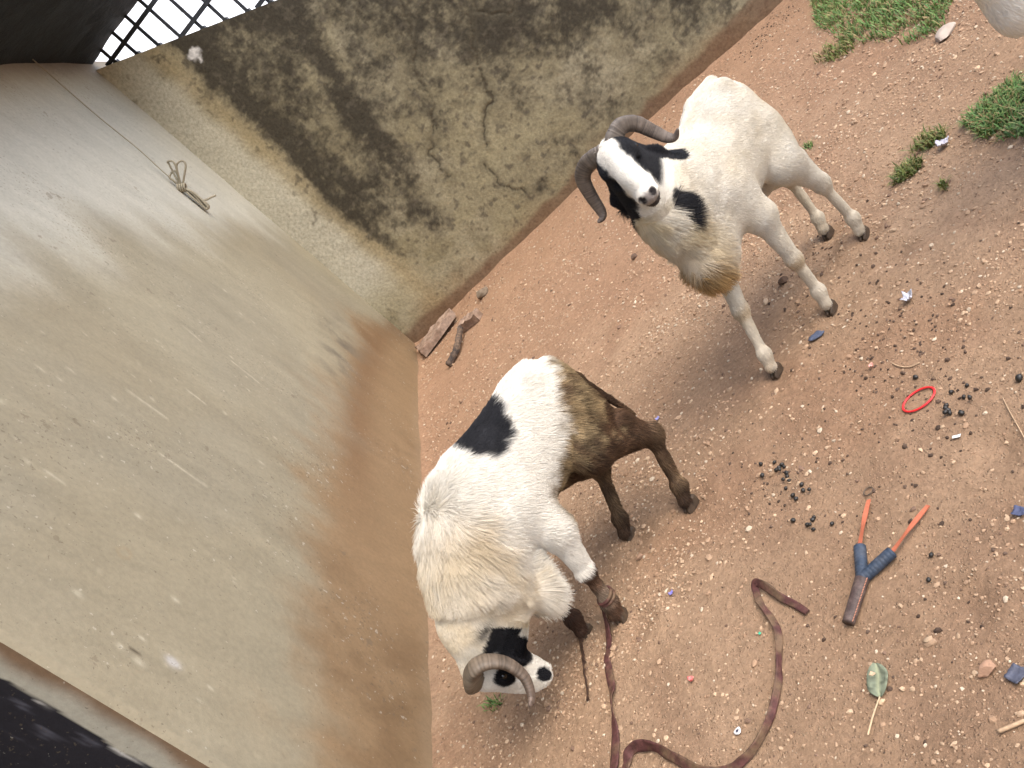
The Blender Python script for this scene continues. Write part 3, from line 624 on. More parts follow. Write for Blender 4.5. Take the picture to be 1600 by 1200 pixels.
# --- ram grazing beside the house wall: head tucked down, black saddle patch, muddy hindquarters
A1, U1 = (-0.46, 2.38), np.array([-0.81, -0.587]); U1 = U1 / np.linalg.norm(U1)
pose1 = dict(
    torso=[((-0.035, 0, 0.535), (0.135, 0.112, 0.128), 0.05), ((0.13, 0, 0.535), (0.25, 0.128, 0.133), 0.07), ((0.29, 0, 0.515), (0.155, 0.124, 0.162), 0.06),
           ((0.31, 0, 0.585), (0.13, 0.088, 0.100), 0.06), ((0.40, 0, 0.365), (0.09, 0.080, 0.120), 0.05), ((0.44, 0.02, 0.495), (0.125, 0.105, 0.120), 0.06), ((0.12, 0, 0.465), (0.19, 0.104, 0.085), 0.05),
           ((0.525, 0.015, 0.42), (0.090, 0.088, 0.110), 0.05), ((0.405, 0.015, 0.275), (0.052, 0.062, 0.062), 0.04),
           ((-0.03, 0.062, 0.630), (0.035, 0.022, 0.022), 0.03), ((-0.03, -0.062, 0.630), (0.035, 0.022, 0.022), 0.03)],
    cones=[((0.40, 0, 0.53), (0.59, 0, 0.39), 0.112, 0.076, 0.05), ((0.59, 0, 0.39), (0.65, 0, 0.30), 0.074, 0.056, 0.035), ((0.50, 0.01, 0.34), (0.60, 0.01, 0.25), 0.074, 0.050, 0.035), ((-0.08, 0, 0.640), (0.28, 0, 0.672), 0.020, 0.020, 0.03),
           ((-0.14, 0, 0.59), (-0.178, 0.0, 0.49), 0.024, 0.017, 0.03), ((-0.178, 0.0, 0.49), (-0.222, 0.0, 0.27), 0.015, 0.006, 0.02)],
    hind=[((-0.045, 0.06, 0.49), (0.015, 0.092, 0.385), (-0.150, 0.105, 0.238), (-0.088, 0.105, 0.075), (-0.065, 0.105, 0.0)),
          ((-0.04, -0.06, 0.48), (0.06, -0.09, 0.37), (-0.06, -0.11, 0.225), (0.025, -0.11, 0.07), (0.05, -0.11, 0.0))],
    front=[((0.27, 0.070, 0.48), (0.265, 0.095, 0.360), (0.298, 0.082, 0.205), (0.318, 0.062, 0.075), (0.33, 0.060, 0.012)),
           ((0.28, -0.07, 0.46), (0.33, -0.09, 0.33), (0.365, -0.08, 0.20), (0.385, -0.07, 0.075), (0.395, -0.07, 0.0))],
    hoof=[(0, 0), (0, 0), (0.5, 0.5), (0, 0.1)],
    poll=(0.672, 0.0, 0.300), face=(-0.36, 0.10, -0.93), brow=(0.90, 0.0, -0.36),
    ear={1: ((0.000, 0.055, -0.015), (0.045, 0.085, -0.035), (0.095, 0.092, -0.045)), -1: ((0.0, -0.055, -0.015), (0.02, -0.10, -0.03), (0.035, -0.15, -0.045))},
    horn={1: [(-0.005, 0.022, 0.022), (-0.030, 0.048, 0.028), (-0.042, 0.076, 0.004), (-0.022, 0.094, -0.020), (0.028, 0.106, -0.028), (0.082, 0.116, -0.006), (0.108, 0.126, 0.035), (0.104, 0.138, 0.062)],
          -1: [(0.005, 0.022, 0.015), (0.002, 0.042, 0.012), (0.002, 0.060, 0.0), (0.010, 0.072, -0.015), (0.028, 0.080, -0.026), (0.075, 0.085, -0.008), (0.100, 0.092, 0.03), (0.098, 0.105, 0.055)]},
    legk=0.86, hornr=0.034, hornt=0.5, horncol=((0.125, 0.100, 0.068), (0.135, 0.100, 0.080)), flow=flow_std)
def colour1(V, N, h):
    s, t, z = V.T; nz = fbm(V, 14, 4, 3) - 0.5; n2 = fbm(V, 40, 3, 5) - 0.5
    C = np.tile(WHITE * 1.08, (len(V), 1))
    ck = sstep(0.36, 0.48, s) * sstep(0.72, 0.55, z); C = mixc(C, (0.66, 0.57, 0.42), np.clip(ck * (0.75 + 2.2 * nz), 0, 1))
    C = mixc(C, (0.50, 0.38, 0.22), np.exp(-(((s - 0.44) / 0.035) ** 2 + ((z - 0.57) / 0.08) ** 2)) * 0.55 * (t > 0))
    sad = ((s - 0.150 - 0.30 * (0.70 - z)) / 0.092) ** 2 + (np.minimum(z - 0.69, 0) / 0.085) ** 2 + (np.minimum(t + 0.02, 0) / 0.06) ** 2
    C = mixc(C, BLACK * 1.3, sstep(1.25, 0.85, sad + nz * 0.9 + n2 * 0.5))
    line = 0.640 - 0.62 * (s + 0.139) - z + nz * 0.07 + n2 * 0.03
    mud = sstep(-0.022, 0.040, line + n2 * 0.05) * sstep(0.27, 0.21, s); mc = mixc(np.tile([0.255, 0.185, 0.098], (len(V), 1)), (0.062, 0.033, 0.017), sstep(0.02, 0.20, line + n2 * 0.25 + nz * 0.2))
    C = C * (1 - mud[:, None]) + mc * mud[:, None]
    mid = sstep(0.33, 0.22, z) * sstep(0.15, 0.1, s); C = mixc(C, (0.135, 0.088, 0.048), mid * np.clip(0.6 + nz * 3, 0, 1)); C = mixc(C, (0.045, 0.025, 0.014), sstep(0.11, 0.05, z) * sstep(0.2, 0.15, s))
    fl = (t > 0.0) & (s < 0.42); m = sstep(0.215, 0.195, z + n2 * 0.03) * (s > 0.2) * fl; C = mixc(C, (0.085, 0.045, 0.026), m)
    C = mixc(C, (0.28, 0.215, 0.155), m * np.exp(-((z - 0.115) / 0.028) ** 2) * 0.8)
    m = sstep(0.27, 0.24, z + n2 * 0.03) * (s > 0.2) * (t < -0.02) * (s < 0.46); C = mixc(C, (0.055, 0.028, 0.017), m)
    C = mixc(C, (0.020, 0.018, 0.016), np.exp(-(((s - 0.60) / 0.03) ** 2 + ((z - 0.385) / 0.018) ** 2)) * (t > 0.03) * 0.95)
    # head
    a, b, c = h.T; hd = (np.linalg.norm(h * np.array([0.55, 1, 1]), axis=1) < 0.145) & (a > -0.03) & (s > 0.5)
    C = np.where(hd[:, None], WHITE, C)
    cheek = sstep(1.15, 0.9, ((a - 0.075) / 0.068) ** 2 + ((c + 0.062) / 0.042) ** 2 + n2 * 0.4) * hd; C = mixc(C, BLACK, cheek)
    eye = sstep(1.15, 0.85, ((a - 0.062) / 0.042) ** 2 + ((c - 0.004) / 0.026) ** 2 + n2 * 0.5) * hd * (np.abs(b) > 0.02); C = mixc(C, BLACK, eye)
    mz = sstep(1.1, 0.8, ((a - 0.185) / 0.026) ** 2 + ((c + 0.020) / 0.020) ** 2) * hd * (np.abs(b) > 0.012); C = mixc(C, BLACK, mz)
    C = mixc(C, (0.30, 0.20, 0.17), sstep(0.216, 0.224, a) * hd * 0.6)
    ear = hd & (np.abs(b) > 0.062); C = np.where(ear[:, None], BLACK, C)
    return C
def hair1(V, N, h):
    s, t, z = V.T
    L = np.full(len(V), 0.022); mane = sstep(0.30, 0.44, s) * sstep(0.17, 0.24, z); L = L + 0.046 * mane
    L = np.where((s < 0.1) & (z > 0.34), 0.026, L); L = np.where(z < 0.22, 0.016, L); L = np.where((s < -0.165) & (np.abs(t) < 0.04), 0.012, L)
    hd = sstep(-0.03, 0.03, h[:, 0]) * (np.linalg.norm(h * np.array([0.5, 1, 1]), axis=1) < 0.15) * (s > 0.55); L = L * (1 - hd) + 0.006 * hd; near = sstep(0.27, 0.17, np.linalg.norm(h, axis=1)); L = L * (1 - near) + np.minimum(L, 0.010) * near
    lift = np.full(len(V), 0.18) + 0.10 * mane; d = 1.0 + 0.6 * mane
    d = np.where((h[:, 0] > 0.2) & (hd > 0.5), 0.1, d)
    return L, lift, d
def flow1(p, hc, f, n):
    fl = flow_std(p, hc, f, n); m = (sstep(0.34, 0.46, p[:, 0]) * (hc[:, 0] < 0.03))[:, None]
    return fl * (1 - m) + np.array([0.15, 0.0, -1.0]) * m
pose1['flow'] = flow1
ram1 = make_ram('white ram with black saddle patch and muddy hindquarters, head down beside house wall', A1, U1, pose1, colour1, hair1, nhair=230000, seed=11)

# --- ram standing in the middle, looking at the camera
A2, U2 = (0.62, 2.91), np.array([-0.751, -0.66]); U2 = U2 / np.linalg.norm(U2)
pose2 = dict(
    torso=[((0.085, 0, 0.605), (0.140, 0.110, 0.132), 0.05), ((0.23, 0, 0.565), (0.23, 0.128, 0.136), 0.08), ((0.37, 0, 0.555), (0.145, 0.118, 0.160), 0.06), ((0.40, 0, 0.625), (0.13, 0.086, 0.10), 0.06),
           ((0.50, 0, 0.49), (0.115, 0.088, 0.125), 0.06), ((0.21, 0, 0.490), (0.16, 0.102, 0.080), 0.05), ((0.575, 0, 0.435), (0.046, 0.050, 0.058), 0.045), ((0.545, 0.0, 0.63), (0.08, 0.078, 0.15), 0.05),
           ((0.045, 0.03, 0.360), (0.034, 0.040, 0.060), 0.012), ((0.06, 0.062, 0.700), (0.035, 0.022, 0.022), 0.03), ((0.06, -0.062, 0.700), (0.035, 0.022, 0.022), 0.03)],
    cones=[((0.44, 0, 0.61), (0.53, 0.0, 0.80), 0.115, 0.068, 0.05), ((0.55, 0.01, 0.60), (0.575, 0.03, 0.79), 0.078, 0.052, 0.04), ((-0.05, 0, 0.64), (-0.078, 0, 0.53), 0.028, 0.022, 0.03), ((-0.078, 0, 0.53), (-0.09, 0, 0.38), 0.022, 0.012, 0.02), ((0.0, 0, 0.715), (0.36, 0, 0.705), 0.018, 0.018, 0.03)],
    hind=[((0.075, 0.065, 0.51), (0.125, 0.090, 0.405), (0.045, 0.092, 0.245), (0.038, 0.092, 0.075), (0.05, 0.09, 0.0)),
          ((0.065, -0.065, 0.51), (0.07, -0.09, 0.37), (-0.095, -0.09, 0.25), (-0.070, -0.09, 0.07), (-0.05, -0.088, 0.0))],
    front=[((0.37, 0.068, 0.52), (0.360, 0.088, 0.400), (0.368, 0.080, 0.215), (0.372, 0.068, 0.075), (0.385, 0.067, 0.0)),
           ((0.40, -0.068, 0.51), (0.435, -0.085, 0.37), (0.525, -0.078, 0.21), (0.592, -0.068, 0.07), (0.61, -0.067, 0.0))],
    hoof=[(0.05, 0), (0, 0), (0.1, 0), (0.0, 0)],
    poll=(0.53, 0.0, 0.868), face=(0.70, 0.60, -0.42), brow=(0.28, 0.20, 0.90),
    ear={1: ((0.020, 0.048, -0.030), (0.030, 0.078, -0.078), (0.030, 0.106, -0.142)), -1: ((0.020, -0.050, -0.040), (0.032, -0.078, -0.098), (0.032, -0.092, -0.162))},
    horn={1: [(-0.002, 0.018, 0.016), (-0.012, 0.034, 0.022), (-0.024, 0.060, 0.020), (-0.028, 0.088, -0.010), (-0.012, 0.105, -0.055), (0.010, 0.120, -0.086), (0.024, 0.136, -0.092), (0.030, 0.156, -0.074)],
          -1: [(-0.002, 0.018, 0.016), (-0.012, 0.040, 0.020), (-0.026, 0.072, 0.012), (-0.030, 0.102, -0.014), (-0.014, 0.120, -0.060), (0.010, 0.130, -0.098), (0.024, 0.140, -0.108), (0.030, 0.158, -0.104)]},
    hs=1.10, legk=0.76, hornt=0.60, earflat=lambda a, b, c, d: a + b * 0.35, hornr=0.029, hornsq=(1.1, 0.8), horncol=((0.105, 0.088, 0.072), (0.115, 0.088, 0.070)), flow=flow_std)
def colour2(V, N, h):
    s, t, z = V.T; nz = fbm(V, 14, 4, 23) - 0.5; n2 = fbm(V, 40, 3, 25) - 0.5
    C = np.tile(WHITE * 0.93, (len(V), 1)); C = mixc(C, (0.60, 0.53, 0.40), np.clip(0.40 + 1.0 * nz, 0, 0.7)); C = mixc(C, (0.52, 0.42, 0.24), np.exp(-(((s + 0.03) / 0.06) ** 2 + ((z - 0.55) / 0.10) ** 2)) * np.clip(0.5 + 2 * nz, 0, 1) * 0.7)
    nk = sstep(0.50, 0.60, s) * sstep(0.86, 0.66, z) * sstep(0.30, 0.36, z); C = mixc(C, (0.56, 0.47, 0.31), np.clip(nk * (0.7 + 2 * nz), 0, 1))
    tan = np.exp(-(((s - 0.63) / 0.09) ** 2 + ((z - 0.405) / 0.075) ** 2 + (t / 0.10) ** 2)); C = mixc(C, (0.33, 0.20, 0.07), np.clip(tan * 1.5 + nz * 0.4 * (tan > 0.1), 0, 1) * 0.9)
    q = ((s - 0.575 - 0.30 * (0.62 - z)) / 0.027) ** 2 + ((z - 0.628) / 0.055) ** 2; C = mixc(C, BLACK * 1.2, sstep(1.2, 0.8, q + nz * 1.0 + n2 * 0.8) * (t > 0.02))
    leg = sstep(0.30, 0.20, z); C = mixc(C, (0.57, 0.50, 0.39), leg * 0.8)
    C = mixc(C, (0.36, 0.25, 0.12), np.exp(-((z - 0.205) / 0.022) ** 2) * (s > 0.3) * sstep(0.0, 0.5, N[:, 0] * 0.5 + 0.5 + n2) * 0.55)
    C = mixc(C, (0.34, 0.25, 0.155), sstep(0.085, 0.025, z) * np.clip(0.6 + nz * 3, 0, 1))
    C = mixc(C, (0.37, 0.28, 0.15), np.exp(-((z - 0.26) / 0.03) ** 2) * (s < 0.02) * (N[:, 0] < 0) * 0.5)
    C = mixc(C, (0.15, 0.10, 0.075), ((((s - 0.045) / 0.05) ** 2 + ((t - 0.03) / 0.05) ** 2 + ((z - 0.335) / 0.055) ** 2) < 1.1) * (np.abs(t - 0.03) < 0.046) * 1.0)
    a, b, c = h.T; hd = (np.linalg.norm(h * np.array([0.55, 1, 1]), axis=1) < 0.145) & (a > -0.035)
    C = np.where(hd[:, None], WHITE * 1.02, C)
    side = sstep(0.024, 0.032, np.abs(b) + n2 * 0.02 - 0.10 * np.maximum(a - 0.10, 0) - 0.008 * (b < 0)) * sstep(0.165, 0.135, a + n2 * 0.05) * sstep(-0.095, -0.075, c) * (a > -0.02); C = mixc(C, BLACK, side * hd)
    rc_ = sstep(1.15, 0.85, ((a - 0.045) / 0.085) ** 2 + ((b + 0.062) / 0.045) ** 2 + ((c + 0.085) / 0.085) ** 2 + n2); C = mixc(C, BLACK, rc_ * (z > 0.6))
    nose = sstep(0.209, 0.218, a + n2 * 0.01) * hd; C = mixc(C, (0.20, 0.175, 0.16), nose * 0.9); nst = sstep(1.2, 0.8, ((a - 0.214) / 0.018) ** 2 + ((np.abs(b) - 0.0165) / 0.0095) ** 2 + ((c + 0.004) / 0.011) ** 2) * hd; C = mixc(C, (0.030, 0.026, 0.026), nst)
    lip = sstep(0.172, 0.188, a) * sstep(-0.026, -0.031, c) * hd; C = mixc(C, (0.028, 0.024, 0.023), lip * 0.95)
    ear = np.zeros(len(V), bool)
    for sd in (-1, 1):
        e = [np.array(q) for q in pose2['ear'][sd]]
        for p0, p1 in ((e[0], e[1]), (e[1], e[2])):
            tt = np.clip(((h - p0) @ (p1 - p0)) / ((p1 - p0) @ (p1 - p0)), 0, 1); ear |= np.linalg.norm(h - p0 - tt[:, None] * (p1 - p0), axis=1) < 0.026
    C = np.where(ear[:, None], BLACK * 1.4, C)
    return C
def hair2(V, N, h):
    s, t, z = V.T; L = np.full(len(V), 0.011); nk = sstep(0.46, 0.58, s) * sstep(0.32, 0.38, z); L = L + 0.032 * nk + 0.02 * np.exp(-(((s - 0.62) / 0.06) ** 2 + ((z - 0.42) / 0.07) ** 2))
    L = np.where(z < 0.24, 0.009, L)
    hd = sstep(-0.03, 0.02, h[:, 0]) * (np.linalg.norm(h * np.array([0.5, 1, 1]), axis=1) < 0.16); L = L * (1 - hd) + 0.006 * hd
    d = np.ones(len(V)) + 0.5 * nk; d = np.where((h[:, 0] > 0.195) & (hd > 0.3), 0.05, d)
    return L, np.full(len(V), 0.08) + 0.12 * nk, d
def flow2(p, hc, f, n):
    fl = flow_std(p, hc, f, n); m = (sstep(0.44, 0.56, p[:, 0]) * (hc[:, 0] < 0.0))[:, None]
    return fl * (1 - m) + np.array([0.10, 0.0, -1.0]) * m
pose2['flow'] = flow2
ram2 = make_ram('cream ram with white-blazed black face staring at the viewer, tan brisket', A2, U2, pose2, colour2, hair2, nhair=220000, seed=23)

# --- third animal, only its pale chest reaches into the upper right of the view
A3, U3 = (1.71, 2.27), np.array([-1.0, 0.0]); U3 = U3 / np.linalg.norm(U3)
pose3 = dict(pose2); pose3['flow'] = flow_std; pose3['poll'] = (0.50, -0.03, 0.90); pose3['face'] = (0.55, -0.80, -0.15); pose3['brow'] = (0.1, -0.1, 0.95)
pose3['front'] = [pose2['front'][0], ((0.36, -0.075, 0.50), (0.352, -0.095, 0.385), (0.368, -0.080, 0.21), (0.372, -0.068, 0.075), (0.385, -0.067, 0.0))]
def colour3(V, N, h):
    C = np.tile(WHITE * 1.12, (len(V), 1)); return mixc(C, (0.68, 0.64, 0.55), np.clip(0.3 + 2 * (fbm(V, 14, 4, 43) - 0.5), 0, 0.6))
ram3 = make_ram('pale animal cut off by the upper right edge, only its white body showing', A3, U3, pose3, colour3, lambda V, N, h: (np.full(len(V), 0.012), np.full(len(V), 0.06), np.ones(len(V))), vox=0.008, nhair=60000, seed=31)

# ------------------------------------------------------------------ loose things on the ground
def ico(sub=0):
    t = (1 + 5 ** 0.5) / 2
    V = [(-1, t, 0), (1, t, 0), (-1, -t, 0), (1, -t, 0), (0, -1, t), (0, 1, t), (0, -1, -t), (0, 1, -t), (t, 0, -1), (t, 0, 1), (-t, 0, -1), (-t, 0, 1)]
    F = [(0, 11, 5), (0, 5, 1), (0, 1, 7), (0, 7, 10), (0, 10, 11), (1, 5, 9), (5, 11, 4), (11, 10, 2), (10, 7, 6), (7, 1, 8), (3, 9, 4), (3, 4, 2), (3, 2, 6), (3, 6, 8), (3, 8, 9), (4, 9, 5), (2, 4, 11), (6, 2, 10), (8, 6, 7), (9, 8, 1)]
    V = [np.array(v) / np.linalg.norm(v) for v in V]
    for _ in range(sub):
        mid = {}; G = []
        def m(a, b):
            k = (min(a, b), max(a, b))
            if k not in mid: v = V[a] + V[b]; V.append(v / np.linalg.norm(v)); mid[k] = len(V) - 1
            return mid[k]
        for a, b, c in F:
            x, y, z = m(a, b), m(b, c), m(c, a); G += [(a, x, z), (b, y, x), (c, z, y), (x, y, z)]
        F = G
    return np.array(V), np.array(F)
ICV, ICF = ico(0)
def rock_field(name, X, Y, R, C, seed, flat=(0.45, 0.8), sink=0.25):
    g = np.random.default_rng(seed); n = len(X); Z = ground_z(X, Y)
    jit = 1 + (g.random((n, 12, 1)) - 0.5) * 0.55
    S = np.stack([0.75 + 0.6 * g.random(n), 0.65 + 0.4 * g.random(n), flat[0] + (flat[1] - flat[0]) * g.random(n)], 1)
    a = g.random(n) * 6.283; P = ICV[None] * jit * S[:, None, :] * R[:, None, None]
    c, s = np.cos(a)[:, None], np.sin(a)[:, None]; x = P[..., 0] * c - P[..., 1] * s; y = P[..., 0] * s + P[..., 1] * c
    tl = (g.random(n) - 0.5)[:, None] * 0.8; z = P[..., 2] + x * tl * 0.5
    V = np.stack([x + X[:, None], y + Y[:, None], z + (Z + R * S[:, 2] * (0.5 - sink))[:, None]], -1).reshape(-1, 3)
    F = (ICF[None] + (np.arange(n) * 12)[:, None, None]).reshape(-1, 3)
    return mesh_obj(name, V, F, MAT['stone'], col=np.repeat(C, 12, axis=0))
g = np.random.default_rng(99)
def scatter(n, x0, x1, y0, y1, thr=None, seed=0):
    X = x0 + (x1 - x0) * g.random(n); Y = y0 + (y1 - y0) * g.random(n)
    P = np.stack([X, Y, np.zeros(n)], 1); d = sstep(0.30, 0.68, fbm(P, 1.7, 3, 77 + seed)) * 0.75 + 0.25
    nrm = -(X - CX) * UW[1] + (Y - CY) * UW[0]
    k = (g.random(n) < d) & (X > CX + 0.02) & (nrm < -0.03)
    return X[k], Y[k]
def stone_cols(n):
    t = g.random(n)[:, None]; C = np.array([0.27, 0.170, 0.105]) * (1 - t) + np.array([0.42, 0.30, 0.195]) * t
    p = g.random(n); C[p > 0.90] = np.array([0.45, 0.36, 0.26]); C[p < 0.06] = np.array([0.15, 0.095, 0.065]); C = C * 1.10
    return C * (0.85 + 0.3 * g.random(n))[:, None]
Xs, Ys = [], []; Rs = []
for n, y0, y1, r0 in [(26000, 0.75, 2.2, 0.0026), (30000, 2.0, 3.6, 0.0033), (20000, 3.4, 6.5, 0.0041)]:
    X, Y = scatter(n, -1.45, 2.4, y0, y1, seed=1); Xs.append(X); Ys.append(Y); Rs.append(r0 * np.exp(g.normal(0, 0.42, len(X))))
X = np.concatenate(Xs); Y = np.concatenate(Ys); R = np.clip(np.concatenate(Rs), 0.0012, 0.011)
tag(rock_field('gravel', X, Y, R, stone_cols(len(X)), 3), 'fine tan and reddish grit strewn all over the earth yard', 'gravel', kind='stuff')
X, Y = scatter(1100, -1.4, 2.4, 0.8, 6.3, seed=5); R = np.clip(0.0068 * np.exp(g.normal(0, 0.35, len(X))), 0.004, 0.017)
tag(rock_field('pebbles', X, Y, R, stone_cols(len(X)) * 1.05, 4, (0.4, 0.7)), 'small pale pebbles scattered over the earth yard', 'pebbles', kind='stuff')
# dark crumbs of old dung trodden into the soil
cx = []; 
for px, py, sp, n in [(1440, 560, 0.16, 90), (1400, 520, 0.12, 50), (1330, 470, 0.12, 40), (1250, 400, 0.12, 30), (1230, 740, 0.10, 30), (1500, 640, 0.16, 40), (1290, 650, 0.3, 40), (1450, 900, 0.3, 30), (1330, 1050, 0.2, 25), (1200, 25, 0.12, 60), (1180, 60, 0.1, 40)]:
    c = gp(px, py); cx.append(np.stack([c[0] + g.normal(0, sp, n), c[1] + g.normal(0, sp, n)], 1))
cx = np.vstack(cx); R = np.clip(0.0042 * np.exp(g.normal(0, 0.3, len(cx))), 0.002, 0.007)
nrm = -(cx[:, 0] - CX) * UW[1] + (cx[:, 1] - CY) * UW[0]; k = nrm < -0.02
tag(rock_field('dung_crumbs', cx[k, 0], cx[k, 1], R[k], np.tile([0.085, 0.056, 0.040], (k.sum(), 1)) * (0.6 + 0.9 * g.random(k.sum()))[:, None], 6, (0.7, 0.95)), 'dark crumbs of old dung trodden into the soil', 'dung', kind='stuff')

IV2, IF2 = ico(2)
def stone(px, py, size, col, label, seed, squash=(1.0, 0.75, 0.55), rot=0.0, name='stone', cat='stone', sink=0.2, amp=0.35, mat_=None, group=None):
    p = gp(px, py); z = gz(p[0], p[1]); V = IV2 * (1 + (fbm(IV2 + seed * 3.1, 1.3, 3, seed) - 0.5)[:, None] * amp * 2)
    # a few chipped flats
    gg = np.random.default_rng(seed)
    for _ in range(6):
        n = gg.normal(size=3); n /= np.linalg.norm(n); d = V @ n; m = d > 0.72; V[m] -= n * (d[m] - 0.72)[:, None]
    V = V * np.array(squash) * size; c, s = math.cos(rot), math.sin(rot); V = np.stack([V[:, 0] * c - V[:, 1] * s, V[:, 0] * s + V[:, 1] * c, V[:, 2]], 1)
    C = np.array(col) * (0.75 + 0.5 * fbm(V, 60, 3, seed))[:, None]
    o = mesh_obj(name, V, IF2, mat_ or MAT['stone'], col=C, loc=(p[0], p[1], z + size * squash[2] * (1 - 2 * sink))); tag(o, label, cat, group)
    return o
stone(757, 462, 0.052, (0.20, 0.155, 0.11), 'grey-brown stone leaning at the foot of the back wall', 1, (1.1, 0.8, 0.75), 0.5)
stone(1540, 1045, 0.0175, (0.33, 0.20, 0.13), 'smooth pinkish pebble low on the right near the blue shard', 2, (1.05, 0.8, 0.6))
stone(992, 402, 0.020, (0.13, 0.085, 0.06), 'dark brown clod below the head of the staring ram', 3, (1.2, 0.6, 0.8), 0.6)
stone(1211, 745, 0.010, (0.25, 0.165, 0.10), 'tan clod just left of the large dung cluster', 4)
stone(1478, 55, 0.055, (0.40, 0.33, 0.27), 'flat pale shell-shaped stone beside the upper grass patch', 5, (1.15, 0.85, 0.30), 0.9, amp=0.2)
stone(1450, 1000, 0.010, (0.36, 0.26, 0.17), 'small tan pebble below and right of the slingshot', 6)
stone(1378, 1097, 0.0085, (0.50, 0.35, 0.22), 'orange-tan pebble at the base of the fallen leaf', 7)
stone(1005, 875, 0.014, (0.30, 0.19, 0.125), 'reddish pebble beside the muddy front leg of the grazing ram', 8)
stone(1195, 470, 0.017, (0.42, 0.30, 0.20), 'pale pebble between the front legs of the staring ram', 9, (1.1, 0.65, 0.5), 1.0)
stone(1225, 440, 0.020, (0.10, 0.062, 0.042), 'dark dung lump under the chest of the staring ram', 10, (1, 0.9, 0.7))

# dung pellets, three fresh clusters and a few strays
PV, PF = ico(1); pel_me = []
for k in range(3):
    V = PV * np.array([1.25, 1.0, 0.95]) * (1 + (fbm(PV + k * 5, 1.6, 2, 400 + k) - 0.5)[:, None] * 0.5) * 0.0055
    me = bpy.data.meshes.new('dung_pellet'); me.from_pydata([tuple(v) for v in V], [], [tuple(int(i) for i in f) for f in PF]); me.update(); me.polygons.foreach_set('use_smooth', [True] * len(me.polygons)); pel_me.append(me)
MAT['dung'] = mat('fresh_dung', (0.020, 0.017, 0.014), 0.42, 0.5, 200, 0.4, 400, spec=0.45, bdist=0.001)
for me in pel_me: me.materials.append(MAT['dung'])
def pellets(pts, label, group, sc=1.0):
    for i, (px, py) in enumerate(pts):
        p = gp(px, py, 0.006); o = bpy.data.objects.new('dung_pellet', pel_me[i % 3]); COL.objects.link(o); q = sc * random.uniform(0.85, 1.15)
        o.scale = (q, q, q); o.location = (p[0], p[1], gz(p[0], p[1]) + 0.0048 * q + (0.007 if i % 4 == 3 else 0)); o.rotation_euler = (random.uniform(-.4, .4), random.uniform(-.4, .4), random.uniform(0, 6.28)); tag(o, label, 'dung', group)
pellets([(1213, 725), (1220, 733), (1227, 731), (1223, 738), (1216, 737), (1231, 741), (1234, 752), (1228, 753), (1193, 729), (1254, 758), (1256, 767), (1268, 768), (1240, 775), (1245, 780), (1229, 764), (1197, 748), (1224, 728), (1232, 746)],
        'dark dung pellet in the loose cluster left of the slingshot bands', 'dung cluster left of the slingshot')
pellets([(1262, 820), (1270, 812), (1272, 808), (1268, 822), (1271, 827), (1240, 814), (1299, 817)], 'dark dung pellet in the small cluster above the strap end', 'small dung cluster above the strap')
pellets([(1477, 637), (1481, 641), (1484, 645), (1480, 647), (1502, 645), (1486, 612), (1505, 619), (1517, 623), (1510, 601), (1431, 590), (1478, 633)],
        'dark dung pellet in the cluster right of the red bangle', 'dung cluster by the red bangle', 1.05)
pellets([(1593, 591)], 'lone glossy dark pellet at the right edge of the view', 'stray dung pellets', 1.5)
pellets([(1450, 862), (1447, 902)], 'lone dark pellet right of the slingshot prong', 'stray dung pellets', 1.0)

# corner debris: board, offcut and stick
def board(p0, p1, w, th, label, m, seed, name, cat, taper=0.6, lift=0.0, tilt=0.0):
    a = gp(*p0); b = gp(*p1); d = b - a; d[2] = 0; L = np.linalg.norm(d); d /= L; sd = np.array([-d[1], d[0], 0]); V = []; n = 9; mz = 5
    for i in range(n):
        t = i / (n - 1); ww = w * (1 - (1 - taper) * t ** 2)
        for j in range(mz):
            q = (j / (mz - 1) - 0.5) * ww; jag = 0.06 * L * (random.random() - 0.5) if i in (0, n - 1) else 0
            for k in (0, 1):
                h = th * k * (0.85 + 0.3 * random.random()) + lift * t
                V.append(d * (t * L + jag) + sd * (q + tilt * h) + np.array([0, 0, h]))
    def ix(i, j, k): return (i * mz + j) * 2 + k
    F = []
    for i in range(n - 1):
        for j in range(mz - 1): F += [(ix(i, j, 1), ix(i + 1, j, 1), ix(i + 1, j + 1, 1), ix(i, j + 1, 1)), (ix(i, j, 0), ix(i, j + 1, 0), ix(i + 1, j + 1, 0), ix(i + 1, j, 0))]
        F += [(ix(i, 0, 0), ix(i + 1, 0, 0), ix(i + 1, 0, 1), ix(i, 0, 1)), (ix(i, mz - 1, 0), ix(i, mz - 1, 1), ix(i + 1, mz - 1, 1), ix(i + 1, mz - 1, 0))]
    for j in range(mz - 1): F += [(ix(0, j, 0), ix(0, j, 1), ix(0, j + 1, 1), ix(0, j + 1, 0)), (ix(n - 1, j, 0), ix(n - 1, j + 1, 0), ix(n - 1, j + 1, 1), ix(n - 1, j, 1))]
    o = mesh_obj(name, V, F, m, loc=(a[0], a[1], max(gz(a[0], a[1]), gz(b[0], b[1])) + 0.002)); tag(o, label, cat)
board((664, 556), (716, 496), 0.25, 0.055, 'weathered broken board lying in the corner of the walls', MAT['wood'], 1, 'broken_board', 'board', 0.55, 0.02)
board((727, 514), (752, 496), 0.085, 0.06, 'short wood offcut beside the broken board in the corner', MAT['wood'], 2, 'wood_offcut', 'wood', 0.8)
a, b, c = gp(704, 574), gp(722, 545), gp(728, 520); zz_ = gz(a[0], a[1])
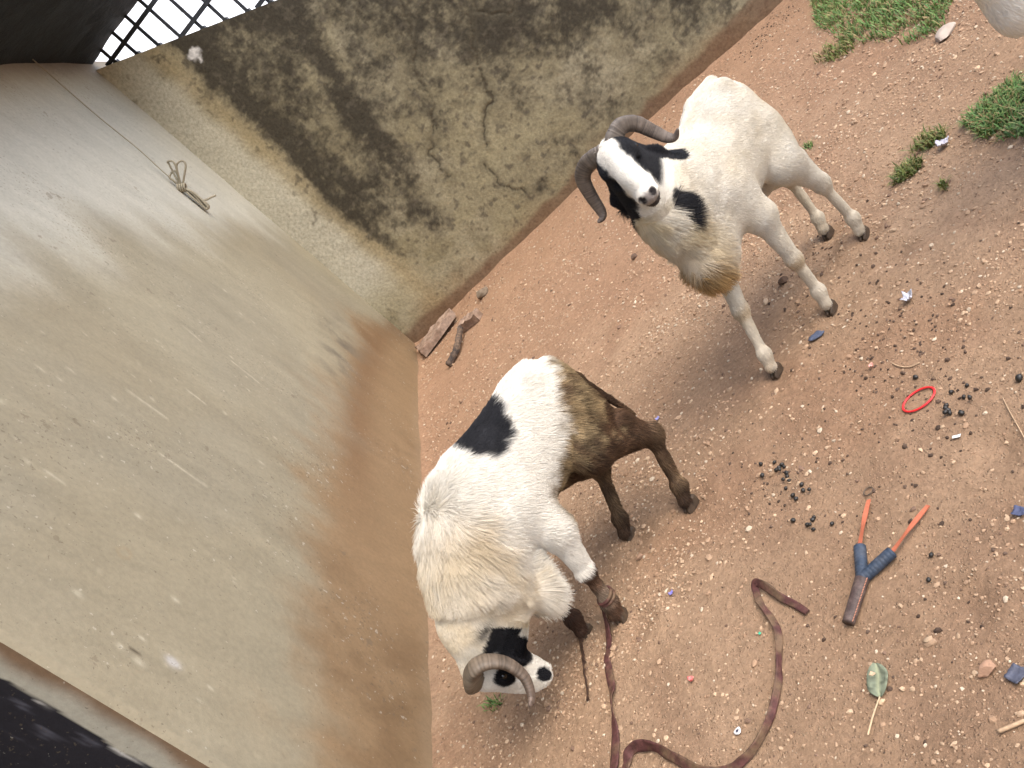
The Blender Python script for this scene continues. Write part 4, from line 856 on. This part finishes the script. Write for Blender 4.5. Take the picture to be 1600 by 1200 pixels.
V, F = tube_vf(catmull([np.array([p[0], p[1], zz_ + 0.022 + 0.01 * i]) - a * np.array([1, 1, 0]) for i, p in enumerate((a, (a + b) / 2 + np.array([0.02, 0, 0]), b, c))], 24), np.linspace(0.026, 0.022, 24) * (0.85 + 0.3 * g.random(24)), 8, (1.0, 0.7))
tag(mesh_obj('stick', V, F, MAT['darkwood'], loc=(a[0], a[1], 0)), 'charred dark stick lying beside the board in the corner', 'stick')

# ------------------------------------------------------------------ cord hank hanging on the house wall
def cord():
    root = empty('cord_hank', (CX + 0.03, 5.60, 1.74)); tag(root, 'thin pale cord tied in a hank, hanging down the house wall from the eave', 'cord'); org = np.array([CX + 0.03, 5.60, 1.74])
    def q(px, py, y=5.60):
        r = ray((px, py)); w = EYE + r * (y / r[1]); w[0] = max(w[0], CX + 0.022); return w - org
    rr = 0.0062
    def line(name, pts, n=40, r_=rr): V, F = tube_vf(catmull(pts, n), r_, 6); mesh_obj(name, V, F, MAT['rope'], root, smooth=True)
    line('hanging_line', [np.array([0.0, 0.03, 2.97 - 1.74]), q(110, 148, 5.63), q(160, 190, 5.62), q(215, 232, 5.61), q(250, 264), q(268, 284)], 60, 0.0036)
    line('bow_loop', [q(281, 296), q(279, 275), q(276, 258), q(284, 251), q(290, 257), q(288, 274), q(282, 296)])
    line('bow_loop', [q(280, 296), q(274, 276), q(265, 258), q(262, 253), q(270, 252, 5.58), q(276, 264, 5.58), q(279, 296)])
    line('bow_loop', [q(280, 297), q(268, 286), q(264, 278), q(270, 268, 5.62), q(276, 270, 5.62), q(280, 297)])
    gg = np.random.default_rng(8)
    for k in range(9):
        e = (314 + 8 * gg.random(), 322 + 9 * gg.random()); w = 2.5 + 3.5 * gg.random(); y = 5.57 + 0.06 * gg.random()
        line('coil_loop', [q(281, 296), q(298 + w, 305 - w * 0.8, y), q(e[0] + w, e[1] - w, y), q(e[0] + 1.5, e[1] + 2, y), q(e[0] - w * 1.3, e[1] + w * 0.2, y), q(296 - w, 312 + w * 0.3, y), q(281, 297)])
    c = q(281.5, 296.5)
    for k in range(4):
        d = np.array([0.010, 0.0, -0.008]) * (k - 1.5); th = np.linspace(0, 2 * math.pi, 20)
        line('binding_turn', [c + d + np.array([0.014 * math.cos(t), 0.022 * math.sin(t), 0.018 * math.cos(t)]) for t in th], 30)
    line('loose_end', [q(290, 304), q(308, 313), q(322, 312), q(330, 308), q(337, 305)], 24)
cord()

# ------------------------------------------------------------------ slingshot
MAT['leather'] = mat('brown_leather', (0.060, 0.038, 0.032), 0.6, 0.45, 90, 0.3, 160, tint=(0.12, 0.085, 0.07), spec=0.4)
MAT['bluerubber'] = mat('blue_rubber', (0.026, 0.040, 0.064), 0.6, 0.35, 70, 0.25, 200, spec=0.4, tint=(0.05, 0.06, 0.08))
MAT['band'] = mat('orange_rubber', (0.42, 0.125, 0.065), 0.65, 0.15, 60, 0.1, 200)
MAT['thread'] = mat('orange_thread', (0.42, 0.19, 0.12), 0.8, 0.2, 60, 0.0)
def slingshot():
    a = gp(1324, 972, 0.014); fk = gp(1346, 903, 0.014); l = gp(1342, 852, 0.014); r = gp(1394, 860, 0.014); b1 = gp(1358, 781, 0.006); b2 = gp(1452, 791, 0.006)
    base = np.array([a[0], a[1], 0.0]); z0 = max(gz(p[0], p[1]) for p in (a, fk, l, r)) + 0.0135
    def q(p, z=0.0): return np.array([p[0] - base[0], p[1] - base[1], z0 + z])
    root = empty('slingshot', base); tag(root, 'slingshot lying on the ground, blue-wrapped fork with cut orange rubber bands', 'slingshot')
    n = 30; t = np.linspace(0, 1, n); V, F = tube_vf(catmull([q(a), q(a * 0.5 + fk * 0.5), q(fk)], n), 0.0145 + 0.0025 * t, 14, (0.8, 1.0)); h = mesh_obj('handle', V, F, MAT['leather'], root, smooth=True)
    d = q(fk) - q(a); d /= np.linalg.norm(d); sd = np.array([d[1], -d[0], 0]); parts = []
    for k in range(16):
        c = q(a) + (q(fk) - q(a)) * ((k + 0.5) / 16) + sd * (0.0138 + 0.002 * k / 16) + np.array([0, 0, 0.005]); parts.append(tube_vf([c - d * 0.0025, c + d * 0.0025 + sd * 0.001], 0.0011, 5))
    V, F = merge(parts); mesh_obj('stitching', V, F, MAT['thread'], h)
    for e in (l, r):
        P = catmull([q(fk), q(fk * 0.5 + e * 0.5), q(e)], 64); arc = np.linspace(0, 1, 64)
        V, F = tube_vf(P, 0.0137 * (1 + 0.07 * np.abs(np.sin(arc * math.pi * 10)) ** 0.5) * np.where(arc > 0.97, 0.75, 1.0), 14, (0.92, 1.0)); mesh_obj('wrapped_prong', V, F, MAT['bluerubber'], root, smooth=True)
    for e, b in ((l, b1), (r, b2)):
        s0 = q(e, 0.0); s1 = np.array([b[0] - base[0], b[1] - base[1], gz(b[0], b[1]) + 0.008]); P = np.array([s0 + (s1 - s0) * u + np.array([0, 0, 0.002 * math.sin(u * 3.1)]) for u in np.linspace(0, 1, 14)])
        dd = (s1 - s0); dd /= np.linalg.norm(dd); sw = np.cross(dd, [0, 0, 1]); sw /= np.linalg.norm(sw); V = []
        for i, p in enumerate(P):
            w = 0.0056 * (0.93 + 0.07 * math.sin(i)); tw = np.array([0, 0, 0.0015 * math.sin(i * 0.5)])
            V += [p - sw * w - tw, p + sw * w + tw, p + sw * w + tw + np.array([0, 0, .002]), p - sw * w - tw + np.array([0, 0, .002])]
        F = []
        for i in range(13):
            for j in range(4): F.append((i * 4 + j, i * 4 + (j + 1) % 4, i * 4 + 4 + (j + 1) % 4, i * 4 + 4 + j))
        F += [(3, 2, 1, 0), (52, 53, 54, 55)]; mesh_obj('rubber_band', V, F, MAT['band'], root)
slingshot()

# ------------------------------------------------------------------ leather tether strap
MAT['strap'] = mat('maroon_strap', (0.085, 0.034, 0.030), 0.65, 0.45, 60, 0.4, 160, spec=0.25, tint=(0.125, 0.078, 0.046))
def ribbon(px, widths, rolls, n=150, lift=0.004, th=0.0022):
    pts = []
    for p in px:
        w = gp(p[0], p[1]); pts.append([w[0], w[1], gz(w[0], w[1]) + lift + (p[2] if len(p) > 2 else 0)])
    P = catmull(pts, n); k = np.linspace(0, 1, n); xs_ = np.linspace(0, 1, len(widths)); W = np.interp(k, xs_, widths); Rr = np.interp(k, np.linspace(0, 1, len(rolls)), rolls); nk_ = np.stack([k * 40, k * 0, k * 0], 1); W = W * 0.9 * (0.82 + 0.36 * fbm(nk_, 1.0, 3, 501)); Rr = Rr + (fbm(nk_, 0.8, 3, 511) - 0.5) * 1.2
    P[:, 2] = np.maximum(P[:, 2], ground_z(P[:, 0], P[:, 1]) + lift)
    T = np.gradient(P, axis=0); T /= np.linalg.norm(T, axis=1)[:, None]; V = []; m = 7
    for i in range(n):
        sd = np.cross([0, 0, 1.0], T[i]); sd /= np.linalg.norm(sd) + 1e-9; up = np.cross(T[i], sd); c, s = math.cos(Rr[i]), math.sin(Rr[i]); a = sd * c + up * s; b = -sd * s + up * c
        z = abs(s) * W[i] * 0.5
        for lay in (0, 1):
            for j in range(m):
                q = (j / (m - 1) - 0.5); cup = 0.0016 * math.cos(q * 18 + 2.0 * math.sin(i * 0.21)) - 0.02 * W[i] * (q * q * 4)
                V.append(P[i] + a * q * W[i] + b * (cup + lay * th) + np.array([0, 0, z]))
    F = []
    for i in range(n - 1):
        o = i * 2 * m; p_ = o + 2 * m
        for j in range(m - 1):
            F.append((o + m + j, p_ + m + j, p_ + m + j + 1, o + m + j + 1)); F.append((o + j, o + j + 1, p_ + j + 1, p_ + j))
        F.append((o, p_, p_ + m, o + m)); F.append((o + m - 1, o + 2 * m - 1, p_ + 2 * m - 1, p_ + m - 1))
    F.append(tuple(range(m)) + tuple(range(2 * m - 1, m - 1, -1))); e = (n - 1) * 2 * m; F.append(tuple(range(e, e + m))[::-1] + tuple(range(e + m, e + 2 * m)))
    return np.array(V), F
rp = gp(955, 960); sroot = empty('tether_strap', (rp[0], rp[1], 0)); tag(sroot, 'long maroon leather strap tied to the grazing ram front leg, curling across the earth', 'strap')
V, F = ribbon([(958, 948, 0.045), (956, 975, 0.012), (954, 1005), (956, 1045), (962, 1085), (966, 1130), (968, 1180), (966, 1225), (974, 1238), (984, 1205), (992, 1182), (1010, 1172), (1035, 1176), (1065, 1192), (1100, 1210), (1130, 1210), (1160, 1196), (1190, 1165), (1210, 1120), (1219, 1070), (1222, 1030), (1219, 990), (1206, 965), (1192, 945), (1186, 930), (1190, 919, 0.01), (1202, 922, 0.006), (1222, 935, 0.004), (1243, 945), (1262, 957)],
              [0.012, 0.022, 0.026, 0.024, 0.030, 0.032, 0.028, 0.030, 0.028, 0.024, 0.022, 0.020, 0.018, 0.020, 0.019, 0.022, 0.024, 0.022, 0.016], [0.9, 0.5, 0.25, 0.5, 0.15, 0.1, 0.2, 0.9, 0.8, 0.6, 0.9, 1.1, 1.15, 1.2, 0.9, 0.5, 0.2, 0.9, 0.3, 0.1], 330)
V -= np.array([rp[0], rp[1], 0]); mesh_obj('band', V, F, MAT['strap'], sroot, smooth=True)
# turns of the strap round the fetlock
lv = U1; lf = np.array([-U1[1], U1[0]])
fc = np.array([A1[0], A1[1]]) + lv * 0.314 + lf * 0.0645
parts = []
for k, zc in enumerate((0.088, 0.097)):
    parts.append(tube_vf([np.array([fc[0] - rp[0] + 0.026 * math.cos(t), fc[1] - rp[1] + 0.026 * math.sin(t), zc + 0.004 * math.sin(t + k)]) for t in np.linspace(0, 2 * math.pi, 24)], 0.0055, 6))
V, F = merge(parts); mesh_obj('leg_loop', V, F, MAT['strap'], sroot, smooth=True)
MAT['wetcord'] = mat('wet_brown_thong', (0.055, 0.028, 0.018), 0.45, 0.3, 90, 0.3, 200, spec=0.4)
V, F = ribbon([(906, 962, 0.03), (912, 990, 0.008), (916, 1020), (920, 1050), (922, 1075), (924, 1098)], [0.020, 0.024, 0.016, 0.010, 0.008, 0.012], [0.5, 0.2, 0.5, 0.8, 0.6], 60); tp = gp(910, 975); V -= np.array([tp[0], tp[1], 0])
tag(mesh_obj('leather_thong', V, F, MAT['wetcord'], loc=(tp[0], tp[1], 0), smooth=True), 'short wet brown thong trailing from the far front leg of the grazing ram', 'thong')

# ------------------------------------------------------------------ rings, scraps, leaf, twigs
def ringobj(name, px, py, ra, rb, rot, tr, m, label, cat):
    p = gp(px, py); th = np.linspace(0, 2 * math.pi, 64, endpoint=False); c, s = math.cos(rot), math.sin(rot); V = []; K = 8
    zz = max(gz(p[0] + ra * math.cos(t), p[1] + ra * math.sin(t)) for t in th[::4])
    for t in th:
        x, y = ra * math.cos(t), rb * math.sin(t); cpt = np.array([x * c - y * s, x * s + y * c, tr * 0.8 + zz]); dr = np.array([cpt[0], cpt[1], 0]); dr /= np.linalg.norm(dr)
        for k in range(K): a = 2 * math.pi * k / K; V.append(cpt + tr * (math.cos(a) * dr + math.sin(a) * np.array([0, 0, 0.75])))
    F = [(i * K + j, ((i + 1) % 64) * K + j, ((i + 1) % 64) * K + (j + 1) % K, i * K + (j + 1) % K) for i in range(64) for j in range(K)]
    tag(mesh_obj(name, V, F, m, loc=(p[0], p[1], 0), smooth=True), label, cat)
MAT['redplastic'] = mat('red_plastic', (0.62, 0.022, 0.024), 0.35, 0.12, 40, 0.0, spec=0.5); MAT['dullmetal'] = mat('dull_metal', (0.14, 0.105, 0.075), 0.45, 0.3, 90, 0.2, 300, metal=0.6)
ringobj('bangle', 1438, 627, 0.043, 0.033, -0.25, 0.0032, MAT['redplastic'], 'thin red plastic bangle lying on the ground', 'bangle')
ringobj('metal_ring', 1357, 768, 0.0125, 0.0115, 0, 0.0016, MAT['dullmetal'], 'small dull metal ring just above the slingshot band tip', 'ring')
def scrap(name, px, py, w, h, col, label, cat, seed, rough=0.6, rot=0.0, curl=0.25, rnd=False, th=0.0012):
    p = gp(px, py); n = 7; gg = np.random.default_rng(seed); V = []
    for lay in (1, 0):
        gg = np.random.default_rng(seed)
        for i in range(n):
            for j in range(n):
                x, y = (i / (n - 1) - 0.5), (j / (n - 1) - 0.5)
                if rnd:
                    m = max(abs(x), abs(y)) / (math.hypot(x, y) + 1e-9) if (x or y) else 1; x *= m; y *= m; e = 1 + 0.10 * math.sin(3 * math.atan2(y, x) + seed); x *= e; y *= e
                jx, jy, jz = gg.random(3) - 0.5; x += jx * 0.06; y += jy * 0.06; z = curl * w * (0.5 * x * x + 0.6 * y * y) * 2 + jz * curl * w * 0.35
                V.append((x * w * math.cos(rot) - y * h * math.sin(rot), x * w * math.sin(rot) + y * h * math.cos(rot), z + th * lay))
    def ix(l, i, j): return l * n * n + i * n + j
    F = []
    for i in range(n - 1):
        for j in range(n - 1): F += [(ix(0, i, j), ix(0, i + 1, j), ix(0, i + 1, j + 1), ix(0, i, j + 1)), (ix(1, i, j), ix(1, i, j + 1), ix(1, i + 1, j + 1), ix(1, i + 1, j))]
    for i in range(n - 1):
        F += [(ix(0, i, 0), ix(1, i, 0), ix(1, i + 1, 0), ix(0, i + 1, 0)), (ix(0, i, n - 1), ix(0, i + 1, n - 1), ix(1, i + 1, n - 1), ix(1, i, n - 1)), (ix(0, 0, i), ix(0, 0, i + 1), ix(1, 0, i + 1), ix(1, 0, i)), (ix(0, n - 1, i), ix(1, n - 1, i), ix(1, n - 1, i + 1), ix(0, n - 1, i + 1))]
    m = mat(name + '_surface', col, rough, 0.3, 120, 0.3, 200)
    mn = min(v[2] for v in V); o = mesh_obj(name, V, F, m, loc=(p[0], p[1], gz(p[0], p[1]) + 0.003 - mn), smooth=True); tag(o, label, cat); return o
scrap('plastic_shard', 1278, 527, 0.034, 0.058, (0.085, 0.100, 0.145), 'blue-grey half-round plastic shard in front of the staring ram', 'shard', 1, 0.5, 0.9, 0.35, True)
scrap('plastic_shard', 1590, 1055, 0.032, 0.030, (0.085, 0.090, 0.12), 'dark blue-grey shard at the right edge near the pinkish pebble', 'shard', 2, 0.5, 0.3, 0.4)
scrap('paper_scrap', 1478, 228, 0.045, 0.040, (0.52, 0.50, 0.55), 'crumpled pale lilac scrap between the grass tufts', 'scrap', 3, 0.7, 0.2, 0.9, True)
scrap('paper_scrap', 1424, 470, 0.035, 0.028, (0.50, 0.50, 0.54), 'torn clear-white plastic scrap right of the staring ram hooves', 'scrap', 4, 0.4, 0.8, 0.9)
scrap('plastic_scrap', 1592, 798, 0.022, 0.026, (0.07, 0.08, 0.14), 'folded blue scrap at the right edge level with the slingshot', 'scrap', 5, 0.5, 0.5, 0.5)
scrap('paper_scrap', 1497, 685, 0.008, 0.020, (0.75, 0.73, 0.68), 'tiny white sliver below the red bangle', 'scrap', 6, 0.6, 0.8, 0.4)
scrap('foil_scrap', 1029, 655, 0.016, 0.013, (0.33, 0.32, 0.62), 'tiny lilac scrap beside the tail of the grazing ram', 'scrap', 7, 0.4, 0.2, 0.7)
scrap('foil_scrap', 1053, 930, 0.014, 0.010, (0.22, 0.20, 0.55), 'tiny violet-blue scrap right of the tethered front hoof', 'scrap', 8, 0.4, 0.1, 0.6)
scrap('foam_bit', 1088, 1067, 0.014, 0.018, (0.85, 0.22, 0.20), 'tiny coral-pink curl of plastic between the strap loops', 'scrap', 9, 0.6, 0.4, 1.4, True)
scrap('foam_bit', 1367, 577, 0.015, 0.015, (0.80, 0.42, 0.34), 'tiny pale pink blob above and left of the bangle', 'scrap', 10, 0.6, 0.0, 1.4, True)
scrap('plastic_bit', 1191, 993, 0.006, 0.0065, (0.07, 0.50, 0.30), 'tiny green plastic square inside the strap curve', 'scrap', 11, 0.4, 0.2, 0.4)
cap = scrap('bottle_cap', 1156, 1145, 0.0185, 0.0185, (0.72, 0.70, 0.68), 'small white round disc with dark star mark near the strap', 'disc', 12, 0.5, 0.0, 0.12, True)
V = [(0, 0, 0.0032)] + [((0.0058 if k % 2 == 0 else 0.0024) * math.cos(k * math.pi / 6), (0.0058 if k % 2 == 0 else 0.0024) * math.sin(k * math.pi / 6), 0.0030) for k in range(12)]
MAT['ink'] = mat('dark_ink', (0.03, 0.03, 0.06), 0.6, 0.2, 50, 0.0); mesh_obj('star_mark', V, [(0, k + 1, (k + 1) % 12 + 1) for k in range(12)], MAT['ink'], cap)
def leaf():
    tip = gp(1370, 1038); base = gp(1376, 1090); d = tip - base; L = np.linalg.norm(d); d /= L; sd = np.array([-d[1], d[0], 0]); n = 12; V = []; Cc = []
    root = empty('fallen_leaf', (base[0], base[1], gz(base[0], base[1]) + 0.004)); tag(root, 'dry grey-green leaf with pale stalk lying at the lower right', 'leaf')
    for i in range(n):
        t = i / (n - 1); w = 0.025 * math.sin(math.pi * min(1, t * 0.97 + 0.02)) ** 0.6
        for j in range(7):
            q = j / 3 - 1; V.append(d * (t * L) + sd * (q * w) + np.array([0, 0, 0.004 * abs(q) + 0.003 * math.sin(t * 7 + q)])); Cc.append((0.30, 0.32, 0.20) if j == 3 else tuple(np.array([0.17, 0.19, 0.13]) * random.choice((0.6, 0.9, 1.1, 1.25))))
    F = [(i * 7 + j, (i + 1) * 7 + j, (i + 1) * 7 + j + 1, i * 7 + j + 1) for i in range(n - 1) for j in range(6)]
    b = mesh_obj('blade', V, F, MAT['stone'], root, np.array(Cc), True); so = b.modifiers.new('thick', 'SOLIDIFY'); so.thickness = 0.0008
    s = gp(1358, 1150) - base; V, F = tube_vf([(0, 0, 0.001), (s[0] * 0.5, s[1] * 0.5, 0.004), (s[0], s[1], 0.002)], [0.0016, 0.0018, 0.002], 6); mesh_obj('stalk', V, F, mat('straw', (0.50, 0.37, 0.23), 0.7, 0.2, 50, 0.1), root)
leaf()
MAT['straw2'] = mat('dry_straw', (0.42, 0.29, 0.18), 0.8, 0.3, 60, 0.2)
for pts, r, label in [([(1568, 622), (1580, 645), (1592, 668), (1604, 690)], 0.0013, 'thin bent dry straw at the right edge beside the bangle dung'), ([(1566, 1148), (1585, 1140), (1605, 1130)], 0.0038, 'short tan twig at the lower right edge'), ([(1398, 572), (1410, 577), (1425, 577), (1440, 570)], 0.0018, 'little curved brown rootlet above the bangle')]:
    w = [gp(*p) for p in pts]; o0 = w[0]; V, F = tube_vf(catmull([np.array([p[0] - o0[0], p[1] - o0[1], gz(p[0], p[1]) + r + 0.002]) for p in w], 20), r, 6); tag(mesh_obj('dry_twig', V, F, MAT['straw2'], loc=(o0[0], o0[1], 0), smooth=True), label, 'twig')

# ------------------------------------------------------------------ grass
def blades(name, poly, n, hgt, label, cat, seed, kind='stuff', col=(0.10, 0.18, 0.045), dry=0.20, wid=0.0022, parent=None, ctr=None):
    W = np.array([gp(*p)[:2] for p in poly]); lo, hi = W.min(0), W.max(0); gg = np.random.default_rng(seed); P = np.zeros((0, 2)); ctr0 = W.mean(0)
    while len(P) < n:
        q = lo + (hi - lo) * gg.random((n * 2, 2)); ins = np.zeros(len(q), bool); j = len(W) - 1
        for i in range(len(W)):
            c = ((W[i, 1] > q[:, 1]) != (W[j, 1] > q[:, 1])) & (q[:, 0] < (W[j, 0] - W[i, 0]) * (q[:, 1] - W[i, 1]) / (W[j, 1] - W[i, 1] + 1e-12) + W[i, 0]); ins ^= c; j = i
        q = q[ins]; dn = fbm(np.stack([q[:, 0], q[:, 1], q[:, 0] * 0], 1), 9, 3, seed + 5); dd = np.min([np.hypot(*(q - (W[i] * (1 - u) + W[(i + 1) % len(W)] * u)).T) for i in range(len(W)) for u in (0, .25, .5, .75)], axis=0)
        keep = gg.random(len(q)) < sstep(0.22, 0.50, dn) * np.clip(0.12 + dd / 0.07, 0, 1); P = np.vstack([P, q[keep]])
    P = P[:n]; Z = ground_z(P[:, 0], P[:, 1]); a = gg.random(n) * 6.283; H = hgt * (0.3 + 1.1 * gg.random(n) ** 1.3); lean = 0.4 + 0.9 * gg.random(n); D = np.stack([np.cos(a), np.sin(a), a * 0], 1); S = np.stack([-np.sin(a), np.cos(a), a * 0], 1)
    V = np.zeros((n, 7, 3)); B = np.stack([P[:, 0] - ctr0[0], P[:, 1] - ctr0[1], Z - 0.002], 1)
    for k, (t, w) in enumerate([(0, 1.0), (0.4, 0.95), (0.75, 0.7)]):
        c = B + D * (H * lean * t ** 1.7 * 0.75)[:, None] + np.array([0, 0, 1]) * (H * (t - 0.28 * lean * t * t))[:, None]; V[:, 2 * k] = c - S * wid * w; V[:, 2 * k + 1] = c + S * wid * w
    V[:, 6] = B + D * (H * lean * 0.85)[:, None] + np.array([0, 0, 1]) * (H * (1 - 0.42 * lean))[:, None]
    b = (np.arange(n) * 7)[:, None]; T = np.concatenate([b + np.array([[0, 1, 3]]), b + np.array([[0, 3, 2]]), b + np.array([[2, 3, 5]]), b + np.array([[2, 5, 4]]), b + np.array([[4, 5, 6]])], 0)
    C = np.tile(np.array(col), (n, 1)) * (0.6 + 0.9 * gg.random(n))[:, None]; C[:, 0] *= 0.8 + 0.5 * gg.random(n); C[gg.random(n) < dry] = (0.27, 0.20, 0.085)
    o = mesh_obj(name, V.reshape(-1, 3), T, MAT['grass'], col=np.repeat(C, 7, axis=0), loc=(ctr0[0], ctr0[1], 0)); tag(o, label, cat, kind=kind); return o
MAT['grass'] = attr_mat('grass_blade', 0.55, 0.35)
blades('grass', [(1268, 30), (1250, -60), (1330, -120), (1500, -90), (1490, 10), (1470, 55), (1420, 72), (1370, 68), (1320, 70)], 12000, 0.046, 'dense low green grass patch at the top of the yard', 'grass', 1)
blades('grass', [(1272, 100), (1290, 72), (1330, 60), (1335, 80), (1300, 98)], 330, 0.045, 'thin yellow-green fringe of grass below the dense top patch', 'grass', 2, col=(0.10, 0.135, 0.03), dry=0.25)
blades('grass', [(1505, 195), (1540, 165), (1580, 130), (1640, 120), (1680, 190), (1610, 215), (1550, 225)], 4200, 0.046, 'green grass patch cut by the right edge', 'grass', 3)
blades('grass_tuft', [(1420, 238), (1440, 212), (1480, 203), (1478, 220), (1450, 235)], 340, 0.042, 'small grass tuft nearest the crumpled lilac scrap', 'grass', 4, kind=None, col=(0.10, 0.13, 0.03), dry=0.2)
blades('grass_tuft', [(1395, 290), (1400, 265), (1440, 248), (1446, 262), (1425, 280)], 420, 0.042, 'small grass tuft lower left of the lilac scrap', 'grass', 5, kind=None, col=(0.10, 0.13, 0.03), dry=0.2)
blades('grass_tuft', [(1466, 296), (1470, 282), (1482, 284), (1480, 296)], 60, 0.03, 'sparse tiny grass sprout below the two tufts', 'grass', 6, kind=None, col=(0.10, 0.13, 0.03), dry=0.4)
blades('grass_tuft', [(755, 1110), (775, 1092), (790, 1098), (775, 1112)], 45, 0.035, 'tiny green sprig under the horn of the grazing ram', 'grass', 7, kind=None, dry=0.1)
blades('grass_tuft', [(1255, 232), (1262, 224), (1272, 228), (1268, 236)], 60, 0.025, 'tiny sprout behind the hind leg of the staring ram', 'grass', 8, kind=None, dry=0.2)
